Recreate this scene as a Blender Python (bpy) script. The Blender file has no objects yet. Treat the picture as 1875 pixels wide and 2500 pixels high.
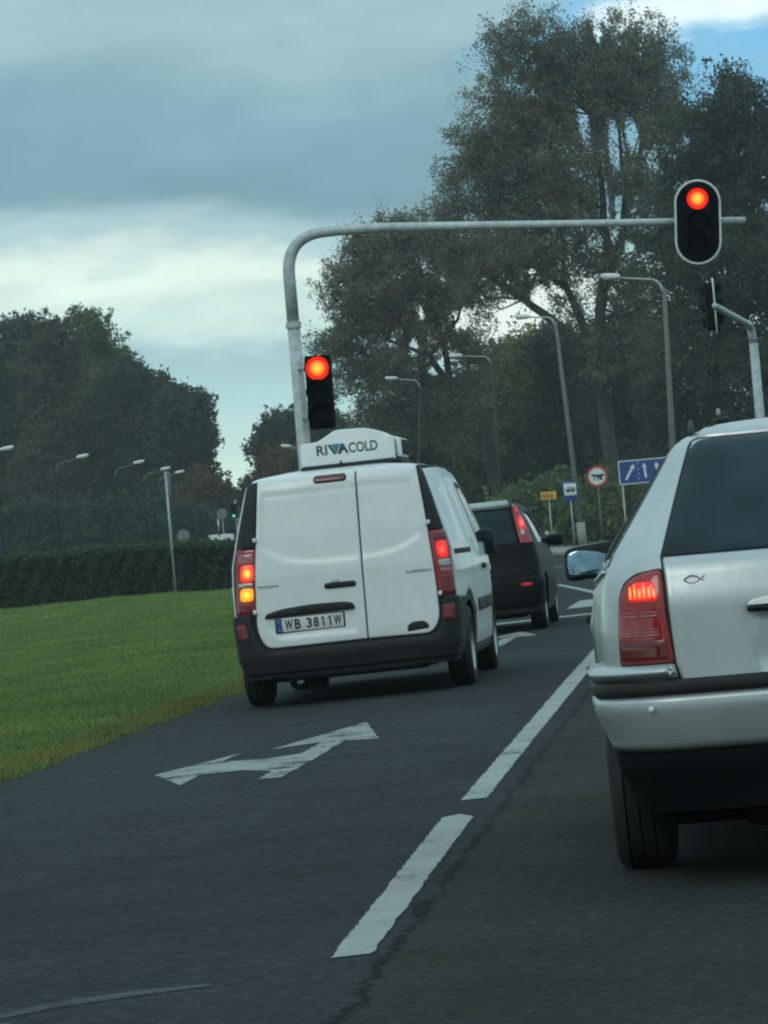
import bpy, bmesh, math, random
import numpy as np
from mathutils import Vector, Matrix
from mathutils.geometry import delaunay_2d_cdt

R = math.radians
SC = bpy.context.scene
COL = SC.collection

# ------------------------------------------------------------------ camera
cam = bpy.data.cameras.new('camera')
cam.sensor_fit = 'VERTICAL'; cam.sensor_height = 24; cam.sensor_width = 18
cam.lens = 83.52; cam.clip_start = 0.1; cam.clip_end = 6000
camo = bpy.data.objects.new('camera', cam); COL.objects.link(camo)
_y, _p, _r = R(-5.44), R(0.478), R(5.0)
_f = Vector((math.sin(_y)*math.cos(_p), math.cos(_y)*math.cos(_p), math.sin(_p)))
_x = Vector((math.cos(_y), -math.sin(_y), 0)); _u = _x.cross(_f)
_x2 = _x*math.cos(_r) - _u*math.sin(_r); _u2 = _u*math.cos(_r) + _x*math.sin(_r)
_m = Matrix((_x2, _u2, -_f)).transposed()
camo.matrix_world = Matrix.Translation((0, 0, 1.15)) @ _m.to_4x4()
SC.camera = camo

# ------------------------------------------------------------------ world
W = bpy.data.worlds.new('World'); SC.world = W; W.use_nodes = True
nt = W.node_tree; nt.nodes.clear()
def N(t, typ, **kw):
    n = t.nodes.new(typ)
    for k, v in kw.items():
        if k in n.inputs.keys() if isinstance(k, str) else False: n.inputs[k].default_value = v
        else: setattr(n, k, v)
    return n
def ramp(t, stops, interp='LINEAR'):
    n = t.nodes.new('ShaderNodeValToRGB'); e = n.color_ramp; e.interpolation = interp
    while len(e.elements) < len(stops): e.elements.new(0.5)
    for i, (p, c) in enumerate(stops):
        e.elements[i].position = p; e.elements[i].color = (*c, 1) if len(c) == 3 else c
    return n
def srgb(r, g, b):
    return tuple(((c/255)/12.92 if c/255 <= .04045 else ((c/255+.055)/1.055)**2.4) for c in (r, g, b))
SUN_EL, SUN_AZ = 34, 200      # behind and to the left of the viewer, veiled by cloud
sky = nt.nodes.new('ShaderNodeTexSky'); sky.sky_type = 'NISHITA'; sky.sun_disc = False
sky.sun_elevation = R(SUN_EL); sky.sun_rotation = R(SUN_AZ); sky.air_density = 1.0; sky.dust_density = 1.5
geo = nt.nodes.new('ShaderNodeTexCoord')
sep = nt.nodes.new('ShaderNodeSeparateXYZ'); nt.links.new(geo.outputs['Generated'], sep.inputs[0])
def wmath(op, a, b=None, c=None):
    n = nt.nodes.new('ShaderNodeMath'); n.operation = op
    for i, v in enumerate((a, b, c)):
        if v is None: continue
        if isinstance(v, (int, float)): n.inputs[i].default_value = v
        else: nt.links.new(v, n.inputs[i])
    return n.outputs[0]
def wnoise(sx, sy, sz, scale, detail=4, rough=.5, off=(0, 0, 0)):
    mp = nt.nodes.new('ShaderNodeMapping'); mp.inputs['Scale'].default_value = (sx, sy, sz); mp.inputs['Location'].default_value = off
    nt.links.new(geo.outputs['Generated'], mp.inputs[0])
    n = nt.nodes.new('ShaderNodeTexNoise'); n.inputs['Scale'].default_value = scale
    n.inputs['Detail'].default_value = detail; n.inputs['Roughness'].default_value = rough
    nt.links.new(mp.outputs[0], n.inputs['Vector']); return n.outputs['Fac']
# layered stratus: brightness follows elevation, broken up by stretched noise
big = wnoise(1, 1, 3.0, 8.0, 6, .60, (0.3, .1, 0))
fine = wnoise(1, 1, 3.0, 22.0, 5, .55, (1.3, .4, .2))
soft = wnoise(1, 1, 1.6, 3.0, 2, .5, (4.1, 2.2, 0))
el = wmath('ADD', sep.outputs['Z'], wmath('MULTIPLY', wmath('SUBTRACT', big, .5), .034))
el = wmath('ADD', el, wmath('MULTIPLY', wmath('SUBTRACT', fine, .5), .022))
drift = nt.nodes.new('ShaderNodeClamp'); drift.inputs['Min'].default_value = -.02; drift.inputs['Max'].default_value = .02
nt.links.new(wmath('MULTIPLY', wmath('ADD', sep.outputs['X'], .16), .12), drift.inputs['Value'])
t_el = wmath('MULTIPLY', wmath('ADD', el, drift.outputs[0]), 4.0)
K = 1.46
cl = ramp(nt, [(0.0, srgb(186, 212, 200)), (.07, srgb(192, 218, 204)), (.15, srgb(176, 206, 200)), (.215, srgb(158, 192, 194)), (.25, srgb(148, 180, 184)), (.29, srgb(184, 208, 202)),
     (.325, srgb(204, 220, 210)), (.365, srgb(154, 182, 186)), (.42, srgb(108, 141, 153)), (.50, srgb(114, 148, 160)), (.62, srgb(140, 168, 175)), (.8, srgb(138, 166, 174)), (1.0, srgb(152, 179, 184))], 'EASE')
nt.links.new(t_el, cl.inputs[0])
# the overcast grows brighter overhead (as overcast skies do)
up = nt.nodes.new('ShaderNodeMapRange'); up.inputs[1].default_value = .2; up.inputs[2].default_value = 1.0
up.inputs[3].default_value = 1.0; up.inputs[4].default_value = 1.5
nt.links.new(sep.outputs['Z'], up.inputs[0])
mott = wmath('ADD', wmath('ADD', .67, wmath('MULTIPLY', soft, .30)), wmath('MULTIPLY', fine, .36))
gain = wmath('MULTIPLY', up.outputs[0], mott)
vm = nt.nodes.new('ShaderNodeVectorMath'); vm.operation = 'SCALE'
nt.links.new(cl.outputs[0], vm.inputs[0]); nt.links.new(gain, vm.inputs['Scale'])
# a break in the cloud up to the right: blue sky with a bright cumulus head
def dirmask(d, r0, r1, wob):
    dv = Vector(d).normalized()
    mp = nt.nodes.new('ShaderNodeVectorMath'); mp.operation = 'DISTANCE'
    nt.links.new(geo.outputs['Generated'], mp.inputs[0]); mp.inputs[1].default_value = dv
    dd = wmath('ADD', mp.outputs['Value'], wmath('ADD', wmath('MULTIPLY', wmath('SUBTRACT', fine, .5), wob), wmath('MULTIPLY', wmath('SUBTRACT', big, .5), wob*1.6)))
    mr = nt.nodes.new('ShaderNodeMapRange'); mr.interpolation_type = 'SMOOTHSTEP'
    mr.inputs[1].default_value = r0; mr.inputs[2].default_value = r1; mr.inputs[3].default_value = 1; mr.inputs[4].default_value = 0
    nt.links.new(dd, mr.inputs[0]); return mr.outputs[0]
def az(px, py):   # helper: direction from degrees right of road heading and degrees up
    return (math.sin(R(px))*math.cos(R(py)), math.cos(R(px))*math.cos(R(py)), math.sin(R(py)))
blue = nt.nodes.new('ShaderNodeMixRGB'); blue.inputs[2].default_value = (*srgb(112, 170, 204), 1)
nt.links.new(vm.outputs[0], blue.inputs[1]); nt.links.new(dirmask(az(1.6, 8.6), .028, .085, .09), blue.inputs[0])
cum = nt.nodes.new('ShaderNodeMixRGB'); cum.inputs[2].default_value = (*srgb(212, 228, 228), 1)
nt.links.new(blue.outputs[0], cum.inputs[1]); nt.links.new(dirmask(az(0.5, 9.3), .012, .036, .06), cum.inputs[0])
cum2 = nt.nodes.new('ShaderNodeMixRGB'); cum2.inputs[2].default_value = (*srgb(212, 222, 216), 1)
nt.links.new(cum.outputs[0], cum2.inputs[1]); nt.links.new(dirmask(az(-3.4, 3.6), .008, .03, .05), cum2.inputs[0])
bg1 = nt.nodes.new('ShaderNodeBackground'); bg1.inputs['Strength'].default_value = .05
bg2 = nt.nodes.new('ShaderNodeBackground'); bg2.inputs['Strength'].default_value = K
nt.links.new(sky.outputs[0], bg1.inputs[0]); nt.links.new(cum2.outputs[0], bg2.inputs[0])
mx = nt.nodes.new('ShaderNodeMixShader'); mx.inputs[0].default_value = .96
nt.links.new(bg1.outputs[0], mx.inputs[1]); nt.links.new(bg2.outputs[0], mx.inputs[2])
out = nt.nodes.new('ShaderNodeOutputWorld'); nt.links.new(mx.outputs[0], out.inputs[0])

# ------------------------------------------------------------------ sun (veiled)
sl = bpy.data.lights.new('sun', 'SUN'); sl.energy = 0.6; sl.angle = R(25); sl.color = (1.0, .95, .86)
so = bpy.data.objects.new('sun', sl); COL.objects.link(so)
sd = Vector((math.sin(R(SUN_AZ))*math.cos(R(SUN_EL)), math.cos(R(SUN_AZ))*math.cos(R(SUN_EL)), math.sin(R(SUN_EL))))
so.rotation_euler = sd.to_track_quat('Z', 'Y').to_euler()
SC.view_settings.view_transform = 'Standard'; SC.view_settings.look = 'None'
SC.view_settings.gamma = 1; SC.view_settings.use_curve_mapping = False; SC.view_settings.exposure = 0.0
SC.render.engine = 'CYCLES'
SC.cycles.use_denoising = True; SC.cycles.max_bounces = 6; SC.cycles.transparent_max_bounces = 8
SC.cycles.filter_width = 2.2; SC.cycles.caustics_reflective = False; SC.cycles.caustics_refractive = False

# ------------------------------------------------------------------ bookkeeping
def tag(o, label=None, cat=None, group=None, kind=None):
    if label: o['label'] = label
    if cat: o['category'] = cat
    if group: o['group'] = group
    if kind: o['kind'] = kind
    return o
def empty(name, loc, label, cat, group=None, rot=(0, 0, 0)):
    o = bpy.data.objects.new(name, None); COL.objects.link(o); o.location = loc; o.rotation_euler = rot
    o.empty_display_size = .2
    return tag(o, label, cat, group)
def link(name, me, parent=None, mat=None, smooth=True):
    o = bpy.data.objects.new(name, me); COL.objects.link(o)
    if parent is not None: o.parent = parent
    if mat is not None and not me.materials: me.materials.append(mat)
    if smooth and len(me.polygons): me.polygons.foreach_set('use_smooth', [True]*len(me.polygons))
    return o
def copy_tree(o, parent=None):
    c = o.copy(); COL.objects.link(c)
    if parent is not None: c.parent = parent
    for ch in [x for x in bpy.data.objects if x.parent is o]: copy_tree(ch, c)
    return c

# ------------------------------------------------------------------ materials
def mat(name):
    m = bpy.data.materials.new(name); m.use_nodes = True
    return m, m.node_tree, m.node_tree.nodes['Principled BSDF']
def noise_of(t, scale, detail=3, rough=.5, vec='Object', stretch=None):
    tc = t.nodes.new('ShaderNodeTexCoord'); n = t.nodes.new('ShaderNodeTexNoise')
    n.inputs['Scale'].default_value = scale; n.inputs['Detail'].default_value = detail; n.inputs['Roughness'].default_value = rough
    src = tc.outputs[vec]
    if stretch:
        mp = t.nodes.new('ShaderNodeMapping'); mp.inputs['Scale'].default_value = stretch; t.links.new(src, mp.inputs[0]); src = mp.outputs[0]
    t.links.new(src, n.inputs['Vector']); return n.outputs['Fac']
def simple(name, col, rough=.5, metal=0, coat=0, vary=.12, nscale=6, bump=0, bscale=60, spec=.5, trans=0):
    m, t, b = mat(name)
    b.inputs['Roughness'].default_value = rough; b.inputs['Metallic'].default_value = metal
    b.inputs['Coat Weight'].default_value = coat; b.inputs['Coat Roughness'].default_value = .04
    b.inputs['Specular IOR Level'].default_value = spec
    f = noise_of(t, nscale)
    r = ramp(t, [(.3, tuple(c*(1-vary) for c in col)), (.7, tuple(min(1, c*(1+vary)) for c in col))])
    t.links.new(f, r.inputs[0]); t.links.new(r.outputs[0], b.inputs['Base Color'])
    if bump:
        f2 = noise_of(t, bscale, 4, .6); bp = t.nodes.new('ShaderNodeBump'); bp.inputs['Strength'].default_value = bump; bp.inputs['Distance'].default_value = .01
        t.links.new(f2, bp.inputs['Height']); t.links.new(bp.outputs[0], b.inputs['Normal'])
    return m
def emis(name, core, edge, s_core=1.0, s_edge=1.0, squash=1.0):
    
    m, t, b = mat(name)
    tc = t.nodes.new('ShaderNodeTexCoord'); vs = t.nodes.new('ShaderNodeVectorMath'); vs.operation = 'DISTANCE'
    mp = t.nodes.new('ShaderNodeMapping'); mp.inputs['Scale'].default_value = (1, 0, 1)
    t.links.new(tc.outputs['Generated'], mp.inputs[0]); t.links.new(mp.outputs[0], vs.inputs[0]); vs.inputs[1].default_value = (.5, 0, .5)
    r = ramp(t, [(0, core), (.14, tuple(a*.7+c*.3 for a, c in zip(core, edge))), (.36, edge), (1, edge)])
    t.links.new(vs.outputs['Value'], r.inputs[0])
    mr = t.nodes.new('ShaderNodeMapRange'); mr.inputs[1].default_value = .05; mr.inputs[2].default_value = .5
    mr.inputs[3].default_value = s_core; mr.inputs[4].default_value = s_edge
    t.links.new(vs.outputs['Value'], mr.inputs[0])
    b.inputs['Base Color'].default_value = (*[c*.3 for c in edge], 1); b.inputs['Roughness'].default_value = .15
    t.links.new(r.outputs[0], b.inputs['Emission Color']); t.links.new(mr.outputs[0], b.inputs['Emission Strength'])
    return m
M = {}
def grimy(name, col, dirt, amount, rough, coat, metal=0):
    m, t, b = mat(name); a = noise_of(t, 2.2, 4, .6); c = noise_of(t, 11, 5, .7, stretch=(1, 1, .35)); d = noise_of(t, 60, 3, .6)
    s1 = t.nodes.new('ShaderNodeMath'); s1.operation = 'ADD'; t.links.new(a, s1.inputs[0]); t.links.new(c, s1.inputs[1])
    s2 = t.nodes.new('ShaderNodeMath'); s2.operation = 'MULTIPLY_ADD'; s2.inputs[1].default_value = .2; t.links.new(d, s2.inputs[0]); t.links.new(s1.outputs[0], s2.inputs[2])
    r = ramp(t, [(.38, (0, 0, 0)), (.75, (1, 1, 1))]); sc_ = t.nodes.new('ShaderNodeMath'); sc_.operation = 'MULTIPLY'; sc_.inputs[1].default_value = .47; t.links.new(s2.outputs[0], sc_.inputs[0]); t.links.new(sc_.outputs[0], r.inputs[0])
    f = t.nodes.new('ShaderNodeMath'); f.operation = 'MULTIPLY'; f.inputs[1].default_value = amount; t.links.new(r.outputs[0], f.inputs[0])
    mx_ = t.nodes.new('ShaderNodeMixRGB'); mx_.inputs[1].default_value = (*col, 1); mx_.inputs[2].default_value = (*dirt, 1); t.links.new(f.outputs[0], mx_.inputs[0]); t.links.new(mx_.outputs[0], b.inputs['Base Color'])
    rr = t.nodes.new('ShaderNodeMapRange'); rr.inputs[3].default_value = rough; rr.inputs[4].default_value = rough+.28; t.links.new(r.outputs[0], rr.inputs[0]); t.links.new(rr.outputs[0], b.inputs['Roughness'])
    b.inputs['Metallic'].default_value = metal; b.inputs['Coat Weight'].default_value = coat; b.inputs['Coat Roughness'].default_value = .08
    return m
M['white'] = grimy('white_paint', (.70, .74, .76), (.42, .44, .42), .32, .26, .40)
M['white_plastic'] = simple('white_plastic', (.72, .76, .77), .45, 0, .1, .04, 4)
M['silver'] = grimy('silver_paint', (.46, .50, .515), (.22, .23, .22), .30, .28, .45, .6)
M['chrome'] = simple('bright_trim', (.62, .66, .66), .22, .9, 0, .05)
M['black_plastic'] = simple('black_plastic', (.016, .018, .020), .6, 0, 0, .25, 9, .15, 180, spec=.3)
M['seal'] = simple('rubber_seal', (.008, .009, .010), .7)
M['rubber'] = simple('tyre_rubber', (.018, .018, .019), .8, 0, 0, .3, 12, .3, 60)
M['under'] = simple('underbody', (.006, .007, .008), .95, spec=.05)
M['black_paint'] = simple('black_car_paint', (.006, .008, .010), .5, 0, .0, .1, spec=.12)
M['rim'] = simple('wheel_rim', (.40, .42, .43), .35, .7)
M['steel'] = simple('galvanised_steel', (.33, .37, .38), .5, .35, 0, .15, 5)
M['grey_paint'] = simple('mast_paint', (.42, .47, .49), .5, .1, 0, .22, 9, .1, 60)
M['concrete_pole'] = simple('concrete_pole', (.13, .135, .12), .85, 0, 0, .2, 4)
M['lamp_white'] = simple('lamp_head_white', (.70, .74, .72), .4)
M['red_plastic'] = simple('red_lens', (.30, .018, .020), .12, 0, .4, .15, 30)
M['red_dark'] = simple('dark_red_lens', (.12, .010, .012), .15, 0, .4, .2, 30)
M['clear_lens'] = simple('clear_lens', (.42, .45, .45), .15, .3, .5, .3, 40)
M['pink_lens'] = simple('clear_over_red_lens', (.32, .12, .12), .18, .1, .5, .3, 40)
M['plate_white'] = simple('plate_white', (.60, .62, .62), .4)
M['plate_blue'] = simple('plate_blue', (.02, .06, .25), .4)
M['ink'] = simple('plate_black', (.015, .015, .016), .5)
M['teal'] = simple('logo_teal', (.03, .20, .27), .5)
M['logo_dark'] = simple('logo_grey', (.045, .065, .075), .5)
M['badge'] = simple('badge_grey', (.24, .28, .29), .35, .5)
M['sign_blue'] = simple('sign_blue', (.015, .05, .24), .4, vary=.1, nscale=3)
M['sign_white'] = simple('sign_white', (.62, .67, .67), .45)
M['sign_red'] = simple('sign_red', (.42, .03, .03), .45)
M['sign_yellow'] = simple('sign_yellow', (.50, .36, .04), .5)
M['sign_grey'] = simple('sign_back_grey', (.15, .17, .17), .6)
M['soot'] = simple('signal_black', (.006, .007, .009), .85, spec=.08)
M['asphalt_dark_lens'] = simple('unlit_lens', (.004, .005, .006), .6, spec=.06)
M['concrete'] = simple('kerb_concrete', (.26, .27, .25), .9, 0, 0, .2, 5, .3, 30)
# glass: opaque near-black panes; paler mottling painted in for light through the cabin
def glass(name, col, rough=.03):
    m, t, b = mat(name); b.inputs['Base Color'].default_value = (*col, 1); b.inputs['Roughness'].default_value = rough
    b.inputs['Coat Weight'].default_value = 0.0; b.inputs['IOR'].default_value = 1.33; b.inputs['Specular IOR Level'].default_value = .42
    f = noise_of(t, 3.0, 3); r = ramp(t, [(.35, col), (.75, tuple(c*2.2 for c in col))]); t.links.new(f, r.inputs[0]); t.links.new(r.outputs[0], b.inputs['Base Color'])
    return m
M['glass'] = glass('tinted_glass', (.008, .019, .026))
m, t, b = mat('mirror_glass'); b.inputs['Metallic'].default_value = 1; b.inputs['Roughness'].default_value = .04
f = noise_of(t, 9); r = ramp(t, [(.35, (.10, .17, .22)), (.6, (.30, .42, .48))]); t.links.new(f, r.inputs[0]); t.links.new(r.outputs[0], b.inputs['Base Color']); M['mirror'] = m  # dark and pale mottling painted in for reflected sky patches
M['lit_signal'] = emis('lit_red_signal', (1.0, .62, .05), (1.0, .022, .010), 1.35, 1.0)
M['lit_brake_hot'] = emis('lit_brake_bulb', (1.0, .62, .10), (1.0, .045, .015), 1.9, 1.0)
M['lit_brake'] = emis('lit_brake_lens', (1.0, .12, .08), (.95, .018, .014), 1.25, .85)
M['lit_streak'] = emis('lit_brake_streak', (1.0, .60, .10), (1.0, .18, .05), 1.5, 1.1)
M['lit_pale'] = emis('lit_high_brake', (1.0, .22, .18), (.8, .03, .03), 1.0, .6)
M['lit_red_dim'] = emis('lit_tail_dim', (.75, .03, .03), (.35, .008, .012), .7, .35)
M['lit_amber'] = emis('lit_turn_bulb', (1.0, .78, .08), (1.0, .36, .02), 1.5, 1.0)
M['lit_green'] = emis('lit_green_signal', (.45, 1.0, .72), (.02, .5, .35), 1.0, .6)
M['reflector'] = simple('red_reflector', (.16, .012, .016), .3, 0, .3, .2, 40)

def foliage(name, c1, c2, c3, nscale=.35):
    m, t, b = mat(name)
    f = noise_of(t, nscale, 3, .6); r = ramp(t, [(.30, c1), (.52, c2), (.72, c3)]); t.links.new(f, r.inputs[0])
    at = t.nodes.new('ShaderNodeAttribute'); at.attribute_name = 'tint'
    mr = t.nodes.new('ShaderNodeMapRange'); mr.inputs[3].default_value = .55; mr.inputs[4].default_value = 1.5; t.links.new(at.outputs['Fac'], mr.inputs[0])
    v = t.nodes.new('ShaderNodeVectorMath'); v.operation = 'SCALE'; t.links.new(r.outputs[0], v.inputs[0]); t.links.new(mr.outputs[0], v.inputs['Scale'])
    t.links.new(v.outputs[0], b.inputs['Base Color']); b.inputs['Roughness'].default_value = .7; b.inputs['Specular IOR Level'].default_value = .25
    tr = t.nodes.new('ShaderNodeBsdfTranslucent'); t.links.new(v.outputs[0], tr.inputs[0])
    ms = t.nodes.new('ShaderNodeMixShader'); ms.inputs[0].default_value = .42
    o = t.nodes['Material Output']; t.links.new(b.outputs[0], ms.inputs[1]); t.links.new(tr.outputs[0], ms.inputs[2]); t.links.new(ms.outputs[0], o.inputs[0])
    return m
M['leaf_willow'] = foliage('leaves_grey_green', (.150, .172, .142), (.190, .200, .155), (.250, .220, .150), .22)
M['leaf_dark'] = foliage('leaves_dark_green', (.062, .082, .066), (.078, .098, .070), (.100, .112, .070))
M['leaf_green'] = foliage('leaves_green', (.105, .150, .072), (.145, .190, .074), (.200, .212, .072))
M['leaf_olive'] = foliage('leaves_olive', (.135, .170, .070), (.190, .215, .070), (.265, .228, .068))
M['leaf_brown'] = foliage('leaves_brownish', (.080, .094, .066), (.105, .106, .064), (.150, .104, .060))
M['leaf_orange'] = foliage('leaves_orange', (.085, .080, .050), (.130, .082, .048), (.19, .086, .042), .6)
M['leaf_hedge'] = foliage('leaves_hedge', (.036, .064, .042), (.050, .080, .046), (.074, .100, .052), .8)
M['grass'] = foliage('grass_blades', (.118, .196, .066), (.175, .255, .076), (.255, .300, .098), .42)
M['bark'] = simple('bark', (.038, .038, .034), .9, 0, 0, .3, 3, .4, 12)
# ------------------------------------------------------------------ mesh tools
def mesh_from(name, vs, fs):
    me = bpy.data.meshes.new(name); me.from_pydata([tuple(v) for v in vs], [], fs); me.validate(); me.update(); return me
def tube_geo(pts, radii, n=10, cap=True, vs=None, fs=None):
    vs = [] if vs is None else vs; fs = [] if fs is None else fs
    pts = [Vector(p) for p in pts]
    if isinstance(radii, (int, float)): radii = [radii]*len(pts)
    base = len(vs); up = None
    for i, p in enumerate(pts):
        d = (pts[min(i+1, len(pts)-1)] - pts[max(i-1, 0)]).normalized()
        if up is None: up = Vector((0, 0, 1)) if abs(d.z) < .9 else Vector((0, 1, 0))
        a = d.cross(up).normalized(); up2 = a.cross(d).normalized(); up = up2
        for k in range(n):
            th = 2*math.pi*k/n; vs.append(p + (a*math.cos(th) + up2*math.sin(th))*radii[i])
    for i in range(len(pts)-1):
        for k in range(n):
            a = base+i*n+k; b = base+i*n+(k+1) % n; fs.append((a, b, b+n, a+n))
    if cap:
        fs.append(tuple(base+k for k in range(n-1, -1, -1))); e = base+(len(pts)-1)*n; fs.append(tuple(e+k for k in range(n)))
    return vs, fs
def tube(name, pts, radii, m, parent=None, n=10):
    vs, fs = tube_geo(pts, radii, n); return link(name, mesh_from(name, vs, fs), parent, m)
def arc_pts(pts, rad, n=8):
    """polyline with its inner corners rounded"""
    pts = [Vector(p) for p in pts]; out = [pts[0]]
    for i in range(1, len(pts)-1):
        a, b, c = pts[i-1], pts[i], pts[i+1]; r = min(rad, (a-b).length*.49, (c-b).length*.49)
        p, q = b+(a-b).normalized()*r, b+(c-b).normalized()*r
        for k in range(n+1):
            t = k/n; out.append(p*(1-t)**2 + b*2*t*(1-t) + q*t*t)
    out.append(pts[-1]); return out
def prism(name, poly, y0, y1, m, parent=None, bev=.0, seg=2, smooth=True, axis='Y'):
    """polygon in x,z extruded along y, edges bevelled"""
    bm = bmesh.new()
    def P(a, b, c): return (a, c, b) if axis == 'Y' else ((c, a, b) if axis == 'X' else (a, b, c))
    f1 = [bm.verts.new(P(a, b, y0)) for a, b in poly]; f2 = [bm.verts.new(P(a, b, y1)) for a, b in poly]
    n = len(poly); bm.faces.new(f1); bm.faces.new(f2[::-1])
    for i in range(n): bm.faces.new((f1[i], f1[(i+1) % n], f2[(i+1) % n], f2[i]))
    bmesh.ops.recalc_face_normals(bm, faces=bm.faces[:])
    if bev: bmesh.ops.bevel(bm, geom=[e for e in bm.edges if e.calc_face_angle(0) > .5], offset=bev, segments=seg, affect='EDGES', profile=.5)
    me = bpy.data.meshes.new(name); bm.to_mesh(me); bm.free()
    o = link(name, me, parent, m, False)
    if smooth:
        for p in me.polygons: p.use_smooth = True
        me.set_sharp_from_angle(angle=R(35))
    return o
def box(name, x0, x1, y0, y1, z0, z1, m, parent=None, bev=0.0, seg=2):
    return prism(name, [(x0, z0), (x1, z0), (x1, z1), (x0, z1)], y0, y1, m, parent, bev, seg)
def disc_poly(cx, cz, rx, rz=None, n=28, a0=0, a1=360):
    rz = rz or rx
    return [(cx+rx*math.cos(R(a0+(a1-a0)*k/n)), cz+rz*math.sin(R(a0+(a1-a0)*k/n))) for k in range(n if a1-a0 == 360 else n+1)]
def stadium(cx, cz, w, h, n=14):
    r = w/2; s = h/2-r
    return [(cx+r*math.cos(R(180*k/n)), cz+s+r*math.sin(R(180*k/n))) for k in range(n+1)] + [(cx-r*math.cos(R(180*k/n)), cz-s-r*math.sin(R(180*k/n))) for k in range(n+1)]
def roundpoly(pts, r, n=5):
    out = []; L = len(pts)
    for i in range(L):
        a, b, c = Vector(pts[i-1]), Vector(pts[i]), Vector(pts[(i+1) % L]); rr = r[i] if isinstance(r, (list, tuple)) else r
        rr = min(rr, (a-b).length*.48, (c-b).length*.48)
        if rr < 1e-4: out.append((b.x, b.y)); continue
        p, q = b+(a-b).normalized()*rr, b+(c-b).normalized()*rr
        for k in range(n+1):
            t = k/n; v = p*(1-t)**2+b*2*t*(1-t)+q*t*t; out.append((v.x, v.y))
    return out
def lathe_geo(prof, n=36, axis='X', cx=0, cy=0, cz=0):
    vs, fs = [], []
    for k in range(n):
        a = 2*math.pi*k/n; c, s = math.cos(a), math.sin(a)
        for (u, r) in prof:
            vs.append((cx+u, cy+r*c, cz+r*s) if axis == 'X' else (cx+r*c, cy+u, cz+r*s) if axis == 'Y' else (cx+r*c, cy+r*s, cz+u))
    m = len(prof)
    for k in range(n):
        for j in range(m-1):
            a = k*m+j; b = ((k+1) % n)*m+j; fs.append((a, a+1, b+1, b))
    return vs, fs
def lathe(name, prof, m, parent=None, n=36, axis='X', c=(0, 0, 0)):
    vs, fs = lathe_geo(prof, n, axis, *c); me = mesh_from(name, vs, fs)
    bm = bmesh.new(); bm.from_mesh(me); bmesh.ops.remove_doubles(bm, verts=bm.verts[:], dist=1e-5); bmesh.ops.recalc_face_normals(bm, faces=bm.faces[:]); bm.to_mesh(me); bm.free()
    o = link(name, me, parent, m); me.set_sharp_from_angle(angle=R(40)); return o
def superbox(name, c, h, m, parent=None, e=.35, n=20, warp=None):
    """rounded box: superellipsoid"""
    vs, fs = [], []
    sg = lambda v, p: math.copysign(abs(v)**p, v)
    for i in range(n+1):
        th = -math.pi/2+math.pi*i/n
        for k in range(2*n):
            ph = math.pi*k/n
            v = Vector((sg(math.cos(th), e)*sg(math.cos(ph), e)*h[0], sg(math.cos(th), e)*sg(math.sin(ph), e)*h[1], sg(math.sin(th), e)*h[2]))
            if warp: v = warp(v)
            vs.append(v+Vector(c))
    for i in range(n):
        for k in range(2*n):
            a = i*2*n+k; b = i*2*n+(k+1) % (2*n); fs.append((a, b, b+2*n, a+2*n))
    me = mesh_from(name, vs, fs); bm = bmesh.new(); bm.from_mesh(me); bmesh.ops.remove_doubles(bm, verts=bm.verts[:], dist=1e-5); bm.to_mesh(me); bm.free()
    return link(name, me, parent, m)
def text(name, s, x0, x1, z0, z1, y, m, parent=None, ext=.0015, shear=0, thick=0):
    """lettering scaled into the box x0..x1, z0..z1, standing in the plane y, facing -y"""
    cu = bpy.data.curves.new(name, 'FONT'); cu.body = s; cu.size = 1; cu.extrude = .02; cu.offset = thick; cu.shear = shear; cu.resolution_u = 3
    o = bpy.data.objects.new(name, cu); COL.objects.link(o); dg = bpy.context.evaluated_depsgraph_get(); me = bpy.data.meshes.new_from_object(o.evaluated_get(dg))
    bpy.data.objects.remove(o); bpy.data.curves.remove(cu)
    n = len(me.vertices); co = np.empty(n*3); me.vertices.foreach_get('co', co); co = co.reshape(-1, 3)
    a, b = co.min(0), co.max(0); q = np.empty_like(co)
    q[:, 0] = x0+(co[:, 0]-a[0])/(b[0]-a[0])*(x1-x0); q[:, 2] = z0+(co[:, 1]-a[1])/(b[1]-a[1])*(z1-z0); q[:, 1] = y-(co[:, 2]-a[2])/(b[2]-a[2])*ext
    me.vertices.foreach_set('co', q.ravel()); me.materials.clear(); me.update()
    return link(name, me, parent, m, False)

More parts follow.
